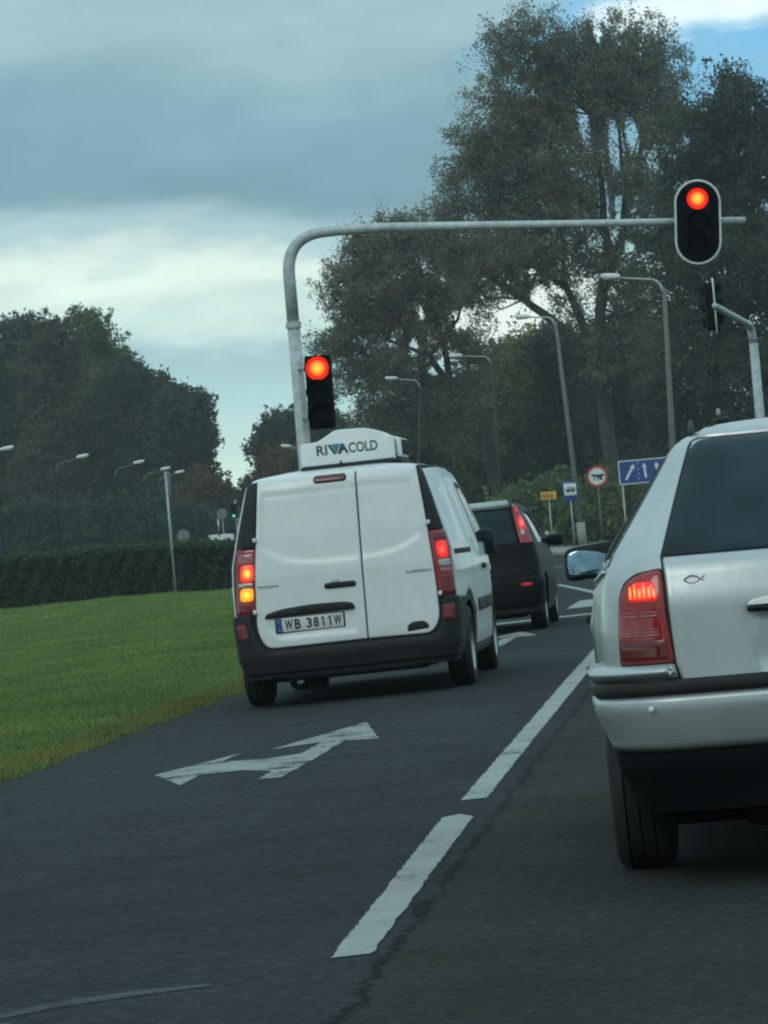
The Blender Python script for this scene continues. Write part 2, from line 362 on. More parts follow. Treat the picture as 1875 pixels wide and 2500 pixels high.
def panel(name, poly, f, m, parent=None, off=.004, t=.02, r=.006, res=.05, disp=None, sgn=1):
    """a sheet cut to the 2D outline `poly`, laid over the surface f(u, v), with a rounded rim"""
    P = [Vector(p) for p in poly]
    area = sum(P[i].x*P[(i+1) % len(P)].y-P[(i+1) % len(P)].x*P[i].y for i in range(len(P)))
    if area < 0: P = P[::-1]
    Q = []
    for i in range(len(P)):
        a, b = P[i], P[(i+1) % len(P)]; k = max(1, int(math.ceil((b-a).length/res)))
        for j in range(k): Q.append(a.lerp(b, j/k))
    n = len(Q); I = []
    for i in range(n):
        d1 = (Q[i]-Q[i-1]); d2 = (Q[(i+1) % n]-Q[i])
        d1 = d1.normalized() if d1.length > 1e-9 else d2.normalized(); d2 = d2.normalized() if d2.length > 1e-9 else d1
        n1, n2 = Vector((-d1.y, d1.x)), Vector((-d2.y, d2.x)); nn = (n1+n2)
        nn = nn.normalized() if nn.length > 1e-6 else n1; k = max(.5, nn.dot(n1)); I.append(Q[i]+nn*(r/k))
    xs = [p.x for p in I]; ys = [p.y for p in I]
    A = np.array([(p.x, p.y) for p in I]); B = np.roll(A, -1, 0); ed = B-A; L2 = np.maximum((ed**2).sum(1), 1e-12)
    gx = np.arange(min(xs)+res*.5, max(xs), res); gy = np.arange(min(ys)+res*.5, max(ys), res); pts = []
    if len(gx) and len(gy):
        G = np.stack(np.meshgrid(gx, gy), -1).reshape(-1, 2)
        D = G[:, None]-A[None]; tt = np.clip((D*ed).sum(2)/L2, 0, 1); dist = np.sqrt(((D-tt[..., None]*ed)**2).sum(2)).min(1)
        y1, y2 = A[None, :, 1], B[None, :, 1]; py = G[:, None, 1]; px = G[:, None, 0]
        cr = ((y1 > py) != (y2 > py)) & (px < (B[None, :, 0]-A[None, :, 0])*(py-y1)/np.where(y2 == y1, 1e-12, y2-y1)+A[None, :, 0])
        inside = cr.sum(1) % 2 == 1; pts = [Vector(g) for g in G[inside & (dist > res*.4)]]
    verts2 = I+pts
    cv, ce, cf, ov, oe, of = delaunay_2d_cdt(verts2, [(i, (i+1) % n) for i in range(n)], [list(range(n))], 1, 1e-7)
    e = 1e-4
    def pos(u, v, h):
        p = Vector(f(u, v)); du = Vector(f(u+e, v))-p; dv = Vector(f(u, v+e))-p; nn = du.cross(dv).normalized()*sgn
        return p+nn*h
    V = [pos(v.x, v.y, off+(disp(v.x, v.y) if disp else 0)) for v in cv]
    F = [tuple(t_) for t_ in cf]
    remap = {}
    for j, o_ in enumerate(ov):
        for i in o_:
            if i < n: remap[i] = j
    b0 = len(V)
    for i in range(n): V.append(pos(Q[i].x*.3+I[i].x*.7, Q[i].y*.3+I[i].y*.7, off-r*.12+(disp(Q[i].x, Q[i].y) if disp else 0)))
    for i in range(n): V.append(pos(Q[i].x, Q[i].y, off-r*.7+(disp(Q[i].x, Q[i].y) if disp else 0)))
    for i in range(n): V.append(pos(Q[i].x, Q[i].y, off-t+(min(0, disp(Q[i].x, Q[i].y)) if disp else 0)))
    for i in range(n):
        j = (i+1) % n
        if i in remap and j in remap and remap[i] != remap[j]: F.append((b0+i, b0+j, remap[j], remap[i]))
        F.append((b0+n+i, b0+n+j, b0+j, b0+i)); F.append((b0+2*n+i, b0+2*n+j, b0+n+j, b0+n+i))
    if sgn < 0: F = [f_[::-1] for f_ in F]
    me = mesh_from(name, V, F); return link(name, me, parent, m)
def smooth01(x): x = max(0, min(1, x)); return x*x*(3-2*x)
def polydist(poly):
    A = np.array(poly); B = np.roll(A, -1, 0); ed = B-A; L2 = np.maximum((ed**2).sum(1), 1e-12)
    def d(u, v):
        g = np.array((u, v)); D = g-A; tt = np.clip((D*ed).sum(1)/L2, 0, 1); dist = math.sqrt(((D-tt[:, None]*ed)**2).sum(1).min())
        c = ((A[:, 1] > v) != (B[:, 1] > v)) & (u < (B[:, 0]-A[:, 0])*(v-A[:, 1])/np.where(B[:, 1] == A[:, 1], 1e-12, B[:, 1]-A[:, 1])+A[:, 0])
        return dist if c.sum() % 2 else -dist
    return d

class Table:
    def __init__(s, pts, blur=3, z0=0, z1=2.2, dz=.01):
        s.z0, s.dz = z0, dz; z = np.arange(z0, z1, dz); v = np.interp(z, [p[0] for p in pts], [p[1] for p in pts])
        for _ in range(2):
            if blur > 1: v = np.convolve(np.pad(v, blur, mode='edge'), np.ones(2*blur+1)/(2*blur+1), 'valid')
        s.v = v
    def __call__(s, z):
        k = (z-s.z0)/s.dz; i = int(max(0, min(len(s.v)-2, math.floor(k)))); t = max(0, min(1, k-i)); return float(s.v[i]*(1-t)+s.v[i+1]*t)

class Body:
    """car body: at every height a rounded plan outline; rear at y=0, heading +y"""
    def __init__(s, w, yr, rad, yf, taper, bulge=.0, ztop=1.8, rf=.35):
        s.w, s.yr, s.r, s.yf, s.t, s.b, s.ztop, s.rf = w, yr, rad, yf, taper, bulge, ztop, rf
    def wy(s, y, z): return s.w(z)*s.t(y)
    def rear(s, u, z):           # u = arc length from the centre line, + to the right
        sg = 1 if u >= 0 else -1; a = abs(u); w, r = s.w(z), s.r(z); y0 = s.yr(z); L = w-r
        if a < L: return (sg*a*s.t(y0), y0+s.b*(a/max(w, .1))**2, z)
        yb = y0+s.b*(L/max(w, .1))**2
        if a < L+r*math.pi/2:
            th = (a-L)/r; y = yb+r*(1-math.cos(th)); return (sg*(L+r*math.sin(th))*s.t(y), y, z)
        y = yb+r+(a-L-r*math.pi/2); return (sg*w*s.t(y), y, z)
    def side(s, sg): return lambda y, z: (sg*s.wy(y, z), y, z)
    def outline(s, z, nr=10, nc=7, ns=26):
        w, r, y0, y1 = s.w(z), s.r(z), s.yr(z), s.yf(z); L = w-r; pts = []
        for k in range(nr): pts.append(s.rear(L*k/nr, z)[:2])
        for k in range(nc): pts.append(s.rear(L+r*math.pi/2*k/nc, z)[:2])
        ys = y0+s.b*(L/max(w, .1))**2+r; rf = min(s.rf, w*.6); ye = max(ys+.05, y1-rf*.8)
        for k in range(ns): y = ys+(ye-ys)*k/ns; pts.append((w*s.t(y), y))
        we = w*s.t(ye)
        for k in range(nc+1):
            th = math.pi/2*k/nc; pts.append((we-rf+rf*math.cos(th), ye+rf*.8*math.sin(th)))
        Lf = we-rf
        for k in range(1, nr): pts.append((Lf*(1-k/nr), ye+rf*.8+.04*(1-(1-k/nr)**2)))
        pts.append((0, ye+rf*.8+.04))
        return pts
    def mesh(s, zs, crown=.02):
        vs, fs = [], []; N_ = None
        for z in zs:
            h = s.outline(z); full = h+[(-x, y) for x, y in h[-2:0:-1]]; N_ = len(full)
            vs += [(x, y, z) for x, y in full]
        for i in range(len(zs)-1):
            for k in range(N_):
                a, b = i*N_+k, i*N_+(k+1) % N_; fs.append((a, b, b+N_, a+N_))
        fs.append(tuple(range(N_-1, -1, -1)))
        top = (len(zs)-1)*N_; ring = [Vector(v) for v in vs[top:top+N_]]; c = sum(ring, Vector())/N_; prev = top
        for q in (.75, .5, .25):
            b = len(vs)
            for v in ring: p = c.lerp(v, q); vs.append((p.x, p.y, v.z+crown*(1-q*q)))
            for k in range(N_): fs.append((prev+k, prev+(k+1) % N_, b+(k+1) % N_, b+k))
            prev = b
        vs.append((c.x, c.y, c.z+crown)); ci = len(vs)-1
        for k in range(N_): fs.append((prev+k, prev+(k+1) % N_, ci))
        return vs, fs
    def build(s, name, zs, mats, matfn, parent, arches=(), crown=.02):
        vs, fs = s.mesh(zs, crown); me = mesh_from(name, vs, fs)
        for m_ in mats: me.materials.append(m_)
        o = link(name, me, parent)
        if arches:
            cut_v, cut_f = [], []
            for (yc, zc, rr, depth) in arches:
                for sg in (-1, 1):
                    b = len(cut_v); x0, x1 = sg*(1.2), sg*(1.0-depth)
                    for xx in (x0, x1):
                        for k in range(40): a = 2*math.pi*k/40; cut_v.append((xx, yc+rr*math.cos(a), zc+rr*math.sin(a)))
                    q = [(b+k, b+(k+1) % 40, b+40+(k+1) % 40, b+40+k) for k in range(40)]+[tuple(b+k for k in range(39, -1, -1)), tuple(b+40+k for k in range(40))]
                    cut_f += q if sg > 0 else [f_[::-1] for f_ in q]
            cm = mesh_from('cut', cut_v, cut_f); bmx = bmesh.new(); bmx.from_mesh(cm); bmesh.ops.recalc_face_normals(bmx, faces=bmx.faces[:]); bmx.to_mesh(cm); bmx.free()
            co_ = bpy.data.objects.new('cut', cm); COL.objects.link(co_)
            bmx = bmesh.new(); bmx.from_mesh(me); bmesh.ops.recalc_face_normals(bmx, faces=bmx.faces[:]); bmx.to_mesh(me); bmx.free()
            o.parent = None; md = o.modifiers.new('b', 'BOOLEAN'); md.object = co_; md.operation = 'DIFFERENCE'; md.solver = 'EXACT'
            dg = bpy.context.evaluated_depsgraph_get(); nm = bpy.data.meshes.new_from_object(o.evaluated_get(dg)); o.modifiers.clear(); o.data = nm; o.parent = parent
            bpy.data.objects.remove(co_); me = nm
            for p in me.polygons: p.use_smooth = True
        dark = len(mats)-1
        for p in me.polygons:
            c = p.center; k = matfn(c, p.normal)
            for (yc, zc, rr, depth) in arches:
                if (c.y-yc)**2+(c.z-zc)**2 < (rr+.004)**2 and abs(c.x) > 1.0-depth-.01: k = dark
            p.material_index = k
        me.set_sharp_from_angle(angle=R(38)); return o
def wheel(parent, side, xo, y, rad, wid, spokes=5, name='wheel'):
    """side=+1 right. xo = outer face x"""
    w = empty_part(name, (xo-side*wid/2, y, rad), parent)
    r0 = rad*.66; hw = wid/2; prof = [(-hw*.8, r0), (-hw, r0*1.12), (-hw*.98, rad*.9), (-hw*.86, rad*.965)]
    g = [(-.55, 1), (-.5, .965), (-.44, 1), (-.12, 1.0), (-.07, .965), (-.01, 1), (.3, 1), (.35, .965), (.41, 1), (.6, 1)]
    prof += [(hw*a, rad*b) for a, b in g]+[(hw*.86, rad*.965), (hw*.98, rad*.9), (hw, r0*1.12), (hw*.8, r0), (-hw*.8, r0)]
    ty = lathe('tyre', prof, M['rubber'], w, 44)
    s_ = side; rp = [(s_*hw*.8, r0*1.01), (s_*hw*.92, r0*.99), (s_*hw*.7, r0*.93), (s_*hw*.3, r0*.85), (s_*hw*.25, .02), (s_*hw*.28, 0.0)]
    rm = lathe('rim', rp, M['rim'], w, 36)
    vs, fs = [], []
    for k in range(spokes):
        a = 2*math.pi*k/spokes; b = len(vs)
        for (rr, hwid, xx) in ((.03, .03, .62), (r0*.9, .045, .72)):
            for sx in (-1, 1):
                for dx in (0, -.25):
                    c = Vector((s_*hw*(xx+dx), rr*math.cos(a)-sx*hwid*math.sin(a), rr*math.sin(a)+sx*hwid*math.cos(a))); vs.append(c)
        for q in ((0, 2, 6, 4), (1, 5, 7, 3), (0, 4, 5, 1), (2, 3, 7, 6)): fs.append(tuple(b+i for i in q))
    link('spoke', mesh_from('spoke', vs, fs), w, M['rim'], False)
    return w
def empty_part(name, loc, parent):
    o = bpy.data.objects.new(name, None); COL.objects.link(o); o.parent = parent; o.location = loc; o.empty_display_size = .1; return o
# ------------------------------------------------------------------ ground, road, markings
def zroad(x, y=0): return -0.022*max(0, min(-1.1-x, 3.5))
def sheet(name, poly, m, z=0.0, res=None, zf=None, kind='structure', parent=None, extra=()):
    if res:
        me_pts = []; n = len(poly)
        for i in range(n):
            a, b = Vector(poly[i]), Vector(poly[(i+1) % n]); k = max(1, int((b-a).length/res))
            me_pts += [a.lerp(b, j/k) for j in range(k)]
        nb = len(me_pts); xs = [p.x for p in me_pts]; ys = [p.y for p in me_pts]; dist = polydist([(p.x, p.y) for p in me_pts])
        for gx in np.arange(min(xs)+res/2, max(xs), res):
            for gy in np.arange(min(ys)+res/2, max(ys), res):
                if dist(gx, gy) > res*.3: me_pts.append(Vector((gx, gy)))
        me_pts += [Vector(p) for p in extra]
        cv, ce, cf, ov, oe, of = delaunay_2d_cdt(me_pts, [(i, (i+1) % nb) for i in range(nb)], [list(range(nb))], 1, 1e-6)
        vs = [(v.x, v.y, z+(zf(v.x, v.y) if zf else 0)) for v in cv]; fs = [tuple(f_) for f_ in cf]
    else:
        vs = [(x, y, z) for x, y in poly]; fs = [tuple(range(len(poly)))]
    o = link(name, mesh_from(name, vs, fs), parent, m, False)
    if kind: o['kind'] = kind
    return o
# asphalt: aggregate grain, worn tracks, patches, a crack along the lane joint
m, t, b = mat('asphalt')
tc = t.nodes.new('ShaderNodeTexCoord'); sp = t.nodes.new('ShaderNodeSeparateXYZ'); t.links.new(tc.outputs['Object'], sp.inputs[0])
def tm(op, a, b_=None, c=None):
    n = t.nodes.new('ShaderNodeMath'); n.operation = op
    for i, v in enumerate((a, b_, c)):
        if v is None: continue
        if isinstance(v, (int, float)): n.inputs[i].default_value = v
        else: t.links.new(v, n.inputs[i])
    return n.outputs[0]
g1 = noise_of(t, 140, 2, .6); g2 = noise_of(t, 1.3, 4, .6); g3 = noise_of(t, 22, 4, .7); g4 = noise_of(t, .35, 3, .5, stretch=(1, .35, 1))
base = ramp(t, [(.37, (.010, .012, .013)), (.5, (.026, .031, .0335)), (.59, (.044, .051, .054)), (.68, (.11, .12, .12))]); t.links.new(tm('ADD', tm('MULTIPLY', g1, .5), tm('MULTIPLY', g3, .5)), base.inputs[0])
pat = ramp(t, [(.36, (.66, .70, .68)), (.5, (1, 1, 1)), (.64, (1.3, 1.28, 1.22))]); t.links.new(tm('ADD', tm('MULTIPLY', g2, .45), tm('MULTIPLY', g4, .55)), pat.inputs[0])
mu = t.nodes.new('ShaderNodeMixRGB'); mu.blend_type = 'MULTIPLY'; mu.inputs[0].default_value = 1; t.links.new(base.outputs[0], mu.inputs[1]); t.links.new(pat.outputs[0], mu.inputs[2])
# the right lane was laid separately: browner, rougher surface right of the joint
wob = noise_of(t, 2.2, 5, .65, stretch=(.0001, 1, 1)); wob2 = noise_of(t, 14, 3, .6)
jx = tm('ADD', tm('ADD', sp.outputs['X'], 1.035), tm('MULTIPLY', tm('SUBTRACT', wob, .5), .16))
jx = tm('ADD', jx, tm('MULTIPLY', tm('SUBTRACT', wob2, .5), .11))
lane = t.nodes.new('ShaderNodeMapRange'); lane.inputs[1].default_value = -.02; lane.inputs[2].default_value = .02; t.links.new(jx, lane.inputs[0])
br = t.nodes.new('ShaderNodeMixRGB'); br.blend_type = 'MULTIPLY'; br.inputs[2].default_value = (.96, .93, .84, 1); t.links.new(lane.outputs[0], br.inputs[0]); t.links.new(mu.outputs[0], br.inputs[1])
cw = tm('MULTIPLY', tm('SUBTRACT', noise_of(t, 1.1, 4, .6), .33), .085)
ck = tm('GREATER_THAN', tm('SUBTRACT', cw, tm('ABSOLUTE', jx)), 0.0)
crk = t.nodes.new('ShaderNodeMixRGB'); crk.inputs[2].default_value = (.004, .005, .005, 1); t.links.new(tm('MULTIPLY', ck, .8), crk.inputs[0]); t.links.new(br.outputs[0], crk.inputs[1])
t.links.new(crk.outputs[0], b.inputs['Base Color']); b.inputs['Roughness'].default_value = .9; b.inputs['Specular IOR Level'].default_value = .12
bp = t.nodes.new('ShaderNodeBump'); bp.inputs['Strength'].default_value = .55; bp.inputs['Distance'].default_value = .008
t.links.new(tm('SUBTRACT', tm('ADD', g1, g3), tm('MULTIPLY', ck, .8)), bp.inputs['Height']); t.links.new(bp.outputs[0], b.inputs['Normal'])
M['asphalt'] = m
# worn road paint
def paint(name, col, wear):
    m, t, b = mat(name)
    f = noise_of(t, 26, 5, .75); f2 = noise_of(t, 3.0, 3, .6)
    n = t.nodes.new('ShaderNodeMath'); n.operation = 'ADD'; t.links.new(f, n.inputs[0]); t.links.new(f2, n.inputs[1])
    r = ramp(t, [(wear-.045, (.030, .034, .034)), (wear+.02, tuple(c*.8 for c in col)), (wear+.25, col)]); h = t.nodes.new('ShaderNodeMath'); h.operation = 'MULTIPLY'; h.inputs[1].default_value = .5
    t.links.new(n.outputs[0], h.inputs[0]); t.links.new(h.outputs[0], r.inputs[0]); t.links.new(r.outputs[0], b.inputs['Base Color'])
    b.inputs['Roughness'].default_value = .85; b.inputs['Specular IOR Level'].default_value = .15
    bp = t.nodes.new('ShaderNodeBump'); bp.inputs['Strength'].default_value = .3; bp.inputs['Distance'].default_value = .004; t.links.new(f, bp.inputs['Height']); t.links.new(bp.outputs[0], b.inputs['Normal'])
    return m
M['paint'] = paint('road_paint', (.34, .37, .355), .40)
M['paint_worn'] = paint('road_paint_worn', (.32, .345, .325), .46)
M['paint_faint'] = paint('road_paint_faint', (.075, .085, .083), .48)
m, t, b = mat('soil_grass'); f = noise_of(t, .5, 5, .7); f2 = noise_of(t, 9, 4, .7)
n = t.nodes.new('ShaderNodeMath'); n.operation = 'ADD'; t.links.new(f, n.inputs[0]); t.links.new(f2, n.inputs[1]); h = t.nodes.new('ShaderNodeMath'); h.operation = 'MULTIPLY'; h.inputs[1].default_value = .5; t.links.new(n.outputs[0], h.inputs[0])
r = ramp(t, [(.36, (.040, .066, .022)), (.5, (.058, .088, .027)), (.62, (.085, .108, .036))]); t.links.new(h.outputs[0], r.inputs[0]); t.links.new(r.outputs[0], b.inputs['Base Color']); b.inputs['Roughness'].default_value = .95
M['soil'] = m
m, t, b = mat('pavement'); f = noise_of(t, 8, 5, .7); r = ramp(t, [(.35, (.17, .18, .17)), (.65, (.26, .27, .255))]); t.links.new(f, r.inputs[0]); t.links.new(r.outputs[0], b.inputs['Base Color']); b.inputs['Roughness'].default_value = .9
M['pavement'] = m

sheet('ground', [(-1500, -400), (1500, -400), (1500, 3000), (-1500, 3000)], M['soil'], -.16)
rng = random.Random(4)
# left road edge: ragged asphalt lip against the verge
edge = []
y = -8.0
while y < 46: edge.append((-4.40+.04*math.sin(y*.9)+rng.uniform(-.07, .05)-(.25*max(0, (y-38)/8)**2), y)); y += .35
far_left = [(-6.2, 58), (-9.5, 80), (-15.5, 112), (-25, 160), (-41, 260), (-82, 480)]
far_right = [(-72, 480), (-33, 262), (-14, 195), (-9.2, 168), (-6.0, 140), (-4.5, 132), (9, 128), (60, 126), (60, 106), (14, 100), (9, 80), (8, 60), (8, -8)]
road_poly = edge+far_left+far_right
def rz(x, y): return zroad(x)*max(0, min(1, (70-y)/20)) - 0.02*max(0, min(1, (y-50)/20))
sheet('road', road_poly, M['asphalt'], 0, 1.6, rz, extra=[(-1.1, q*.5) for q in range(-12, 140)]+[(x_, y_) for y_ in (50, 70) for x_ in np.arange(-4, 7, .7)])
def kerbstrip(name, pts, w, h, z=0):
    vs, fs = [], []
    for i, p in enumerate(pts):
        a = Vector(pts[max(0, i-1)]); c = Vector(pts[min(len(pts)-1, i+1)]); d = (c-a).normalized(); nn = Vector((-d.y, d.x))*w/2; p = Vector(p)
        for s_ in (1, -1):
            for zz in (z-.15, z+h): q = p+nn*s_; vs.append((q.x, q.y, zz))
    for i in range(len(pts)-1):
        o = i*4
        for a, b_ in ((0, 1), (1, 3), (3, 2)): fs.append((o+a, o+b_, o+4+b_, o+4+a))
    o = link(name, mesh_from(name, vs, fs), None, M['concrete'], False); o['kind'] = 'structure'; return o
kerbstrip('kerb', [(9, 128.2), (-4.4, 132.2), (-6.0, 140.2), (-9.1, 168), (-13.9, 195), (-32.9, 262), (-71.9, 480)], .18, .12, -.02)
sheet('pavement', [(9, 128.4), (-4.2, 132.4), (-5.8, 140.2), (-8.9, 168), (-13.7, 195), (-10, 197), (-6.5, 172), (-2.5, 150), (9, 146)], M['pavement'], .07)
# verge: a slightly raised bank of turf left of the road, running back to the hedge
def vz(x, y):
    e = -4.45-(max(0, y-44)*.115); d = max(0, e-x); return -.09+.05*min(1, d/.8)+.05*math.sin(x*.7+y*.13)*min(1, d/3)-.02*min(1, d/20)
sheet('verge', [(-4.33, 6), (-4.33, 45), (-5.9, 58), (-9.2, 80), (-15.2, 112), (-24, 155), (-60, 155), (-60, 90), (-30, 40), (-16, 6)], M['soil'], 0, 1.5, vz)

def marking(name, poly, m, z=.0035, res=.25, jit=.008, seed=1):
    rg = random.Random(seed); P = [Vector(p) for p in poly]; Q = []
    for i in range(len(P)):
        a, c = P[i], P[(i+1) % len(P)]; k = max(1, int((c-a).length/res)); d = (c-a).normalized() if (c-a).length else Vector((1, 0)); nn = Vector((-d.y, d.x))
        for j in range(k): Q.append(a.lerp(c, j/k)+nn*rg.uniform(-jit, jit))
    cv, ce, cf, ov, oe, of = delaunay_2d_cdt(Q, [(i, (i+1) % len(Q)) for i in range(len(Q))], [list(range(len(Q)))], 1, 1e-7)
    o = link(name, mesh_from(name, [(v.x, v.y, z+rz(v.x, v.y)) for v in cv], [tuple(f_) for f_ in cf]), None, m, False); o['kind'] = 'structure'; return o
marking('lane_dash', [(-1.205, 9.93), (-1.09, 9.95), (-1.125, 14.5), (-1.20, 14.72), (-1.262, 14.6)], M['paint'], res=.06, jit=.005, seed=2)
marking('lane_line', [(-1.25, 15.48), (-1.135, 15.48), (-1.15, 20.5), (-1.165, 27), (-1.18, 36), (-1.18, 45.2), (-1.31, 45.2), (-1.315, 36), (-1.295, 27), (-1.27, 20.7)], M['paint'], res=.08, jit=.005, seed=3)
arrow_old = [(-2.52, 18.45), (-2.40, 18.35), (-2.40, 19.6), (-2.39, 21.35), (-2.16, 21.2), (-2.19, 21.9), (-2.31, 22.9), (-2.47, 23.4), (-2.60, 22.8), (-2.82, 21.35), (-2.55, 21.5), (-2.56, 20.55), (-2.75, 20.25), (-3.02, 20.42), (-3.01, 21.15), (-3.16, 20.5), (-3.30, 19.8), (-3.12, 19.2), (-2.99, 18.7), (-2.99, 19.35), (-2.78, 19.45), (-2.55, 19.15)]
arrow = [(-2.54, 18.45), (-2.41, 18.40), (-2.40, 19.8), (-2.40, 21.45), (-2.17, 21.25), (-2.47, 23.45), (-2.83, 21.3), (-2.55, 21.55), (-2.56, 20.5), (-2.74, 20.32), (-3.02, 20.5), (-3.01, 21.2), (-3.31, 19.85), (-2.98, 18.65), (-2.99, 19.45), (-2.76, 19.45), (-2.55, 19.1)]
marking('lane_arrow', arrow, M['paint_worn'], seed=5, jit=.005, res=.12)
marking('lane_arrow', [(x, y+18.0) for x, y in arrow], M['paint_worn'], seed=6, jit=.006)
marking('faded_line', [(-2.12, 9.20), (-1.9, 9.40), (-1.70, 9.50), (-1.50, 9.56), (-1.50, 9.62), (-1.70, 9.62), (-1.9, 9.55), (-2.12, 9.36)], M['paint_faint'], z=.002, jit=.002, seed=7)
marking('faded_arrow', [(-2.30, 8.7), (-1.98, 9.10), (-1.95, 9.20), (-2.10, 9.14), (-2.2, 9.2), (-2.24, 9.1), (-2.14, 9.0), (-2.3, 8.86)], M['paint_faint'], z=.002, jit=.004, seed=8)
marking('stop_line', [(-4.5, 45.6), (-1.2, 46.1), (-1.2, 46.8), (-4.5, 46.3)], M['paint'], seed=9)
for i in range(8):
    x0 = -5.35+i*1.0
    marking('crossing_stripe', [(x0, 50.6), (x0+.5, 50.6), (x0+.5, 55.4), (x0, 55.4)], M['paint'], seed=10+i)
marking('edge_line', [(-2.10, 57.8), (-2.02, 58.2), (-2.6, 64.5), (-3.42, 72.2), (-3.52, 71.8), (-2.75, 64.5)], M['paint'], seed=30)
marking('give_way_line', [(-6.6, 104.2), (2.0, 102.5), (2.0, 103.3), (-6.6, 105.1)], M['paint'], seed=31)

# ------------------------------------------------------------------ grass blades on the verge
def blades(name, n, xr, yr, hgt, wid, keep, seed, m, zf):
    g = np.random.default_rng(seed); y = yr[0]*(yr[1]/yr[0])**g.random(n) if yr[0] > 0 else yr[0]+(yr[1]-yr[0])*g.random(n)
    x = xr(y, g.random(n)); patch = np.sin(x*2.1+y*.7)*np.sin(y*.33-x*.9); h = hgt*(y/25)**.25*(.45+g.random(n)*.9)*(1+.25*patch); w = wid*(.6+.8*g.random(n))*(y/25)**.6
    a = g.random(n)*2*np.pi; ln = (g.random(n)-.5)*1.3; la = g.random(n)*2*np.pi; z = np.array([zf(float(p), float(q)) for p, q in zip(x, y)])
    dx, dy = np.cos(a)*w/2, np.sin(a)*w/2; lx, ly = np.cos(la)*ln*h, np.sin(la)*ln*h
    V = np.empty((n, 4, 3)); V[:, 0] = np.stack([x-dx, y-dy, z-.02], 1); V[:, 1] = np.stack([x+dx, y+dy, z-.02], 1)
    V[:, 2] = np.stack([x+dx*.6+lx*.4, y+dy*.6+ly*.4, z+h*.6], 1); V[:, 3] = np.stack([x+lx, y+ly, z+h], 1)
    return quads(name, V, np.repeat(g.random(n)*.8+.1*patch+.1, 4), m)
def quads(name, V, tint, m, parent=None):
    n = V.shape[0]; me = bpy.data.meshes.new(name); me.vertices.add(n*4); me.vertices.foreach_set('co', V.reshape(-1).astype(np.float32))
    me.loops.add(n*4); me.loops.foreach_set('vertex_index', np.arange(n*4, dtype=np.int32)); me.polygons.add(n); me.polygons.foreach_set('loop_start', np.arange(0, n*4, 4, dtype=np.int32)); me.polygons.foreach_set('loop_total', np.full(n, 4, dtype=np.int32))
    at = me.attributes.new('tint', 'FLOAT', 'POINT'); at.data.foreach_set('value', np.clip(tint, 0, 1).astype(np.float32)); me.update(calc_edges=True)
    return link(name, me, parent, m, False)
def xr1(y, r): lo = -(y*.25+3.0); hi = -4.38-np.maximum(0, y-44)*.115; hi = hi-.05*np.sin(y*1.7)**2; return hi+(lo-hi)*r
gr = blades('grass', 380000, xr1, (19, 62), .042, .011, None, 11, M['grass'], vz); tag(gr, 'short green grass of the verge left of the road', 'grass', kind='stuff')
gr = blades('grass', 190000, xr1, (60, 124), .055, .014, None, 12, M['grass'], vz); tag(gr, 'green grass of the verge farther back, up to the foot of the hedge', 'grass', kind='stuff')
def xr2(y, r): return -4.42+.16*(np.sin(y*2.3)*np.sin(y*5.1+1))**2-.30*r**.7
gr = blades('grass', 30000, xr2, (12, 46), .055, .010, None, 13, M['leaf_olive'], vz); tag(gr, 'taller ragged grass along the broken asphalt edge', 'grass', kind='stuff')
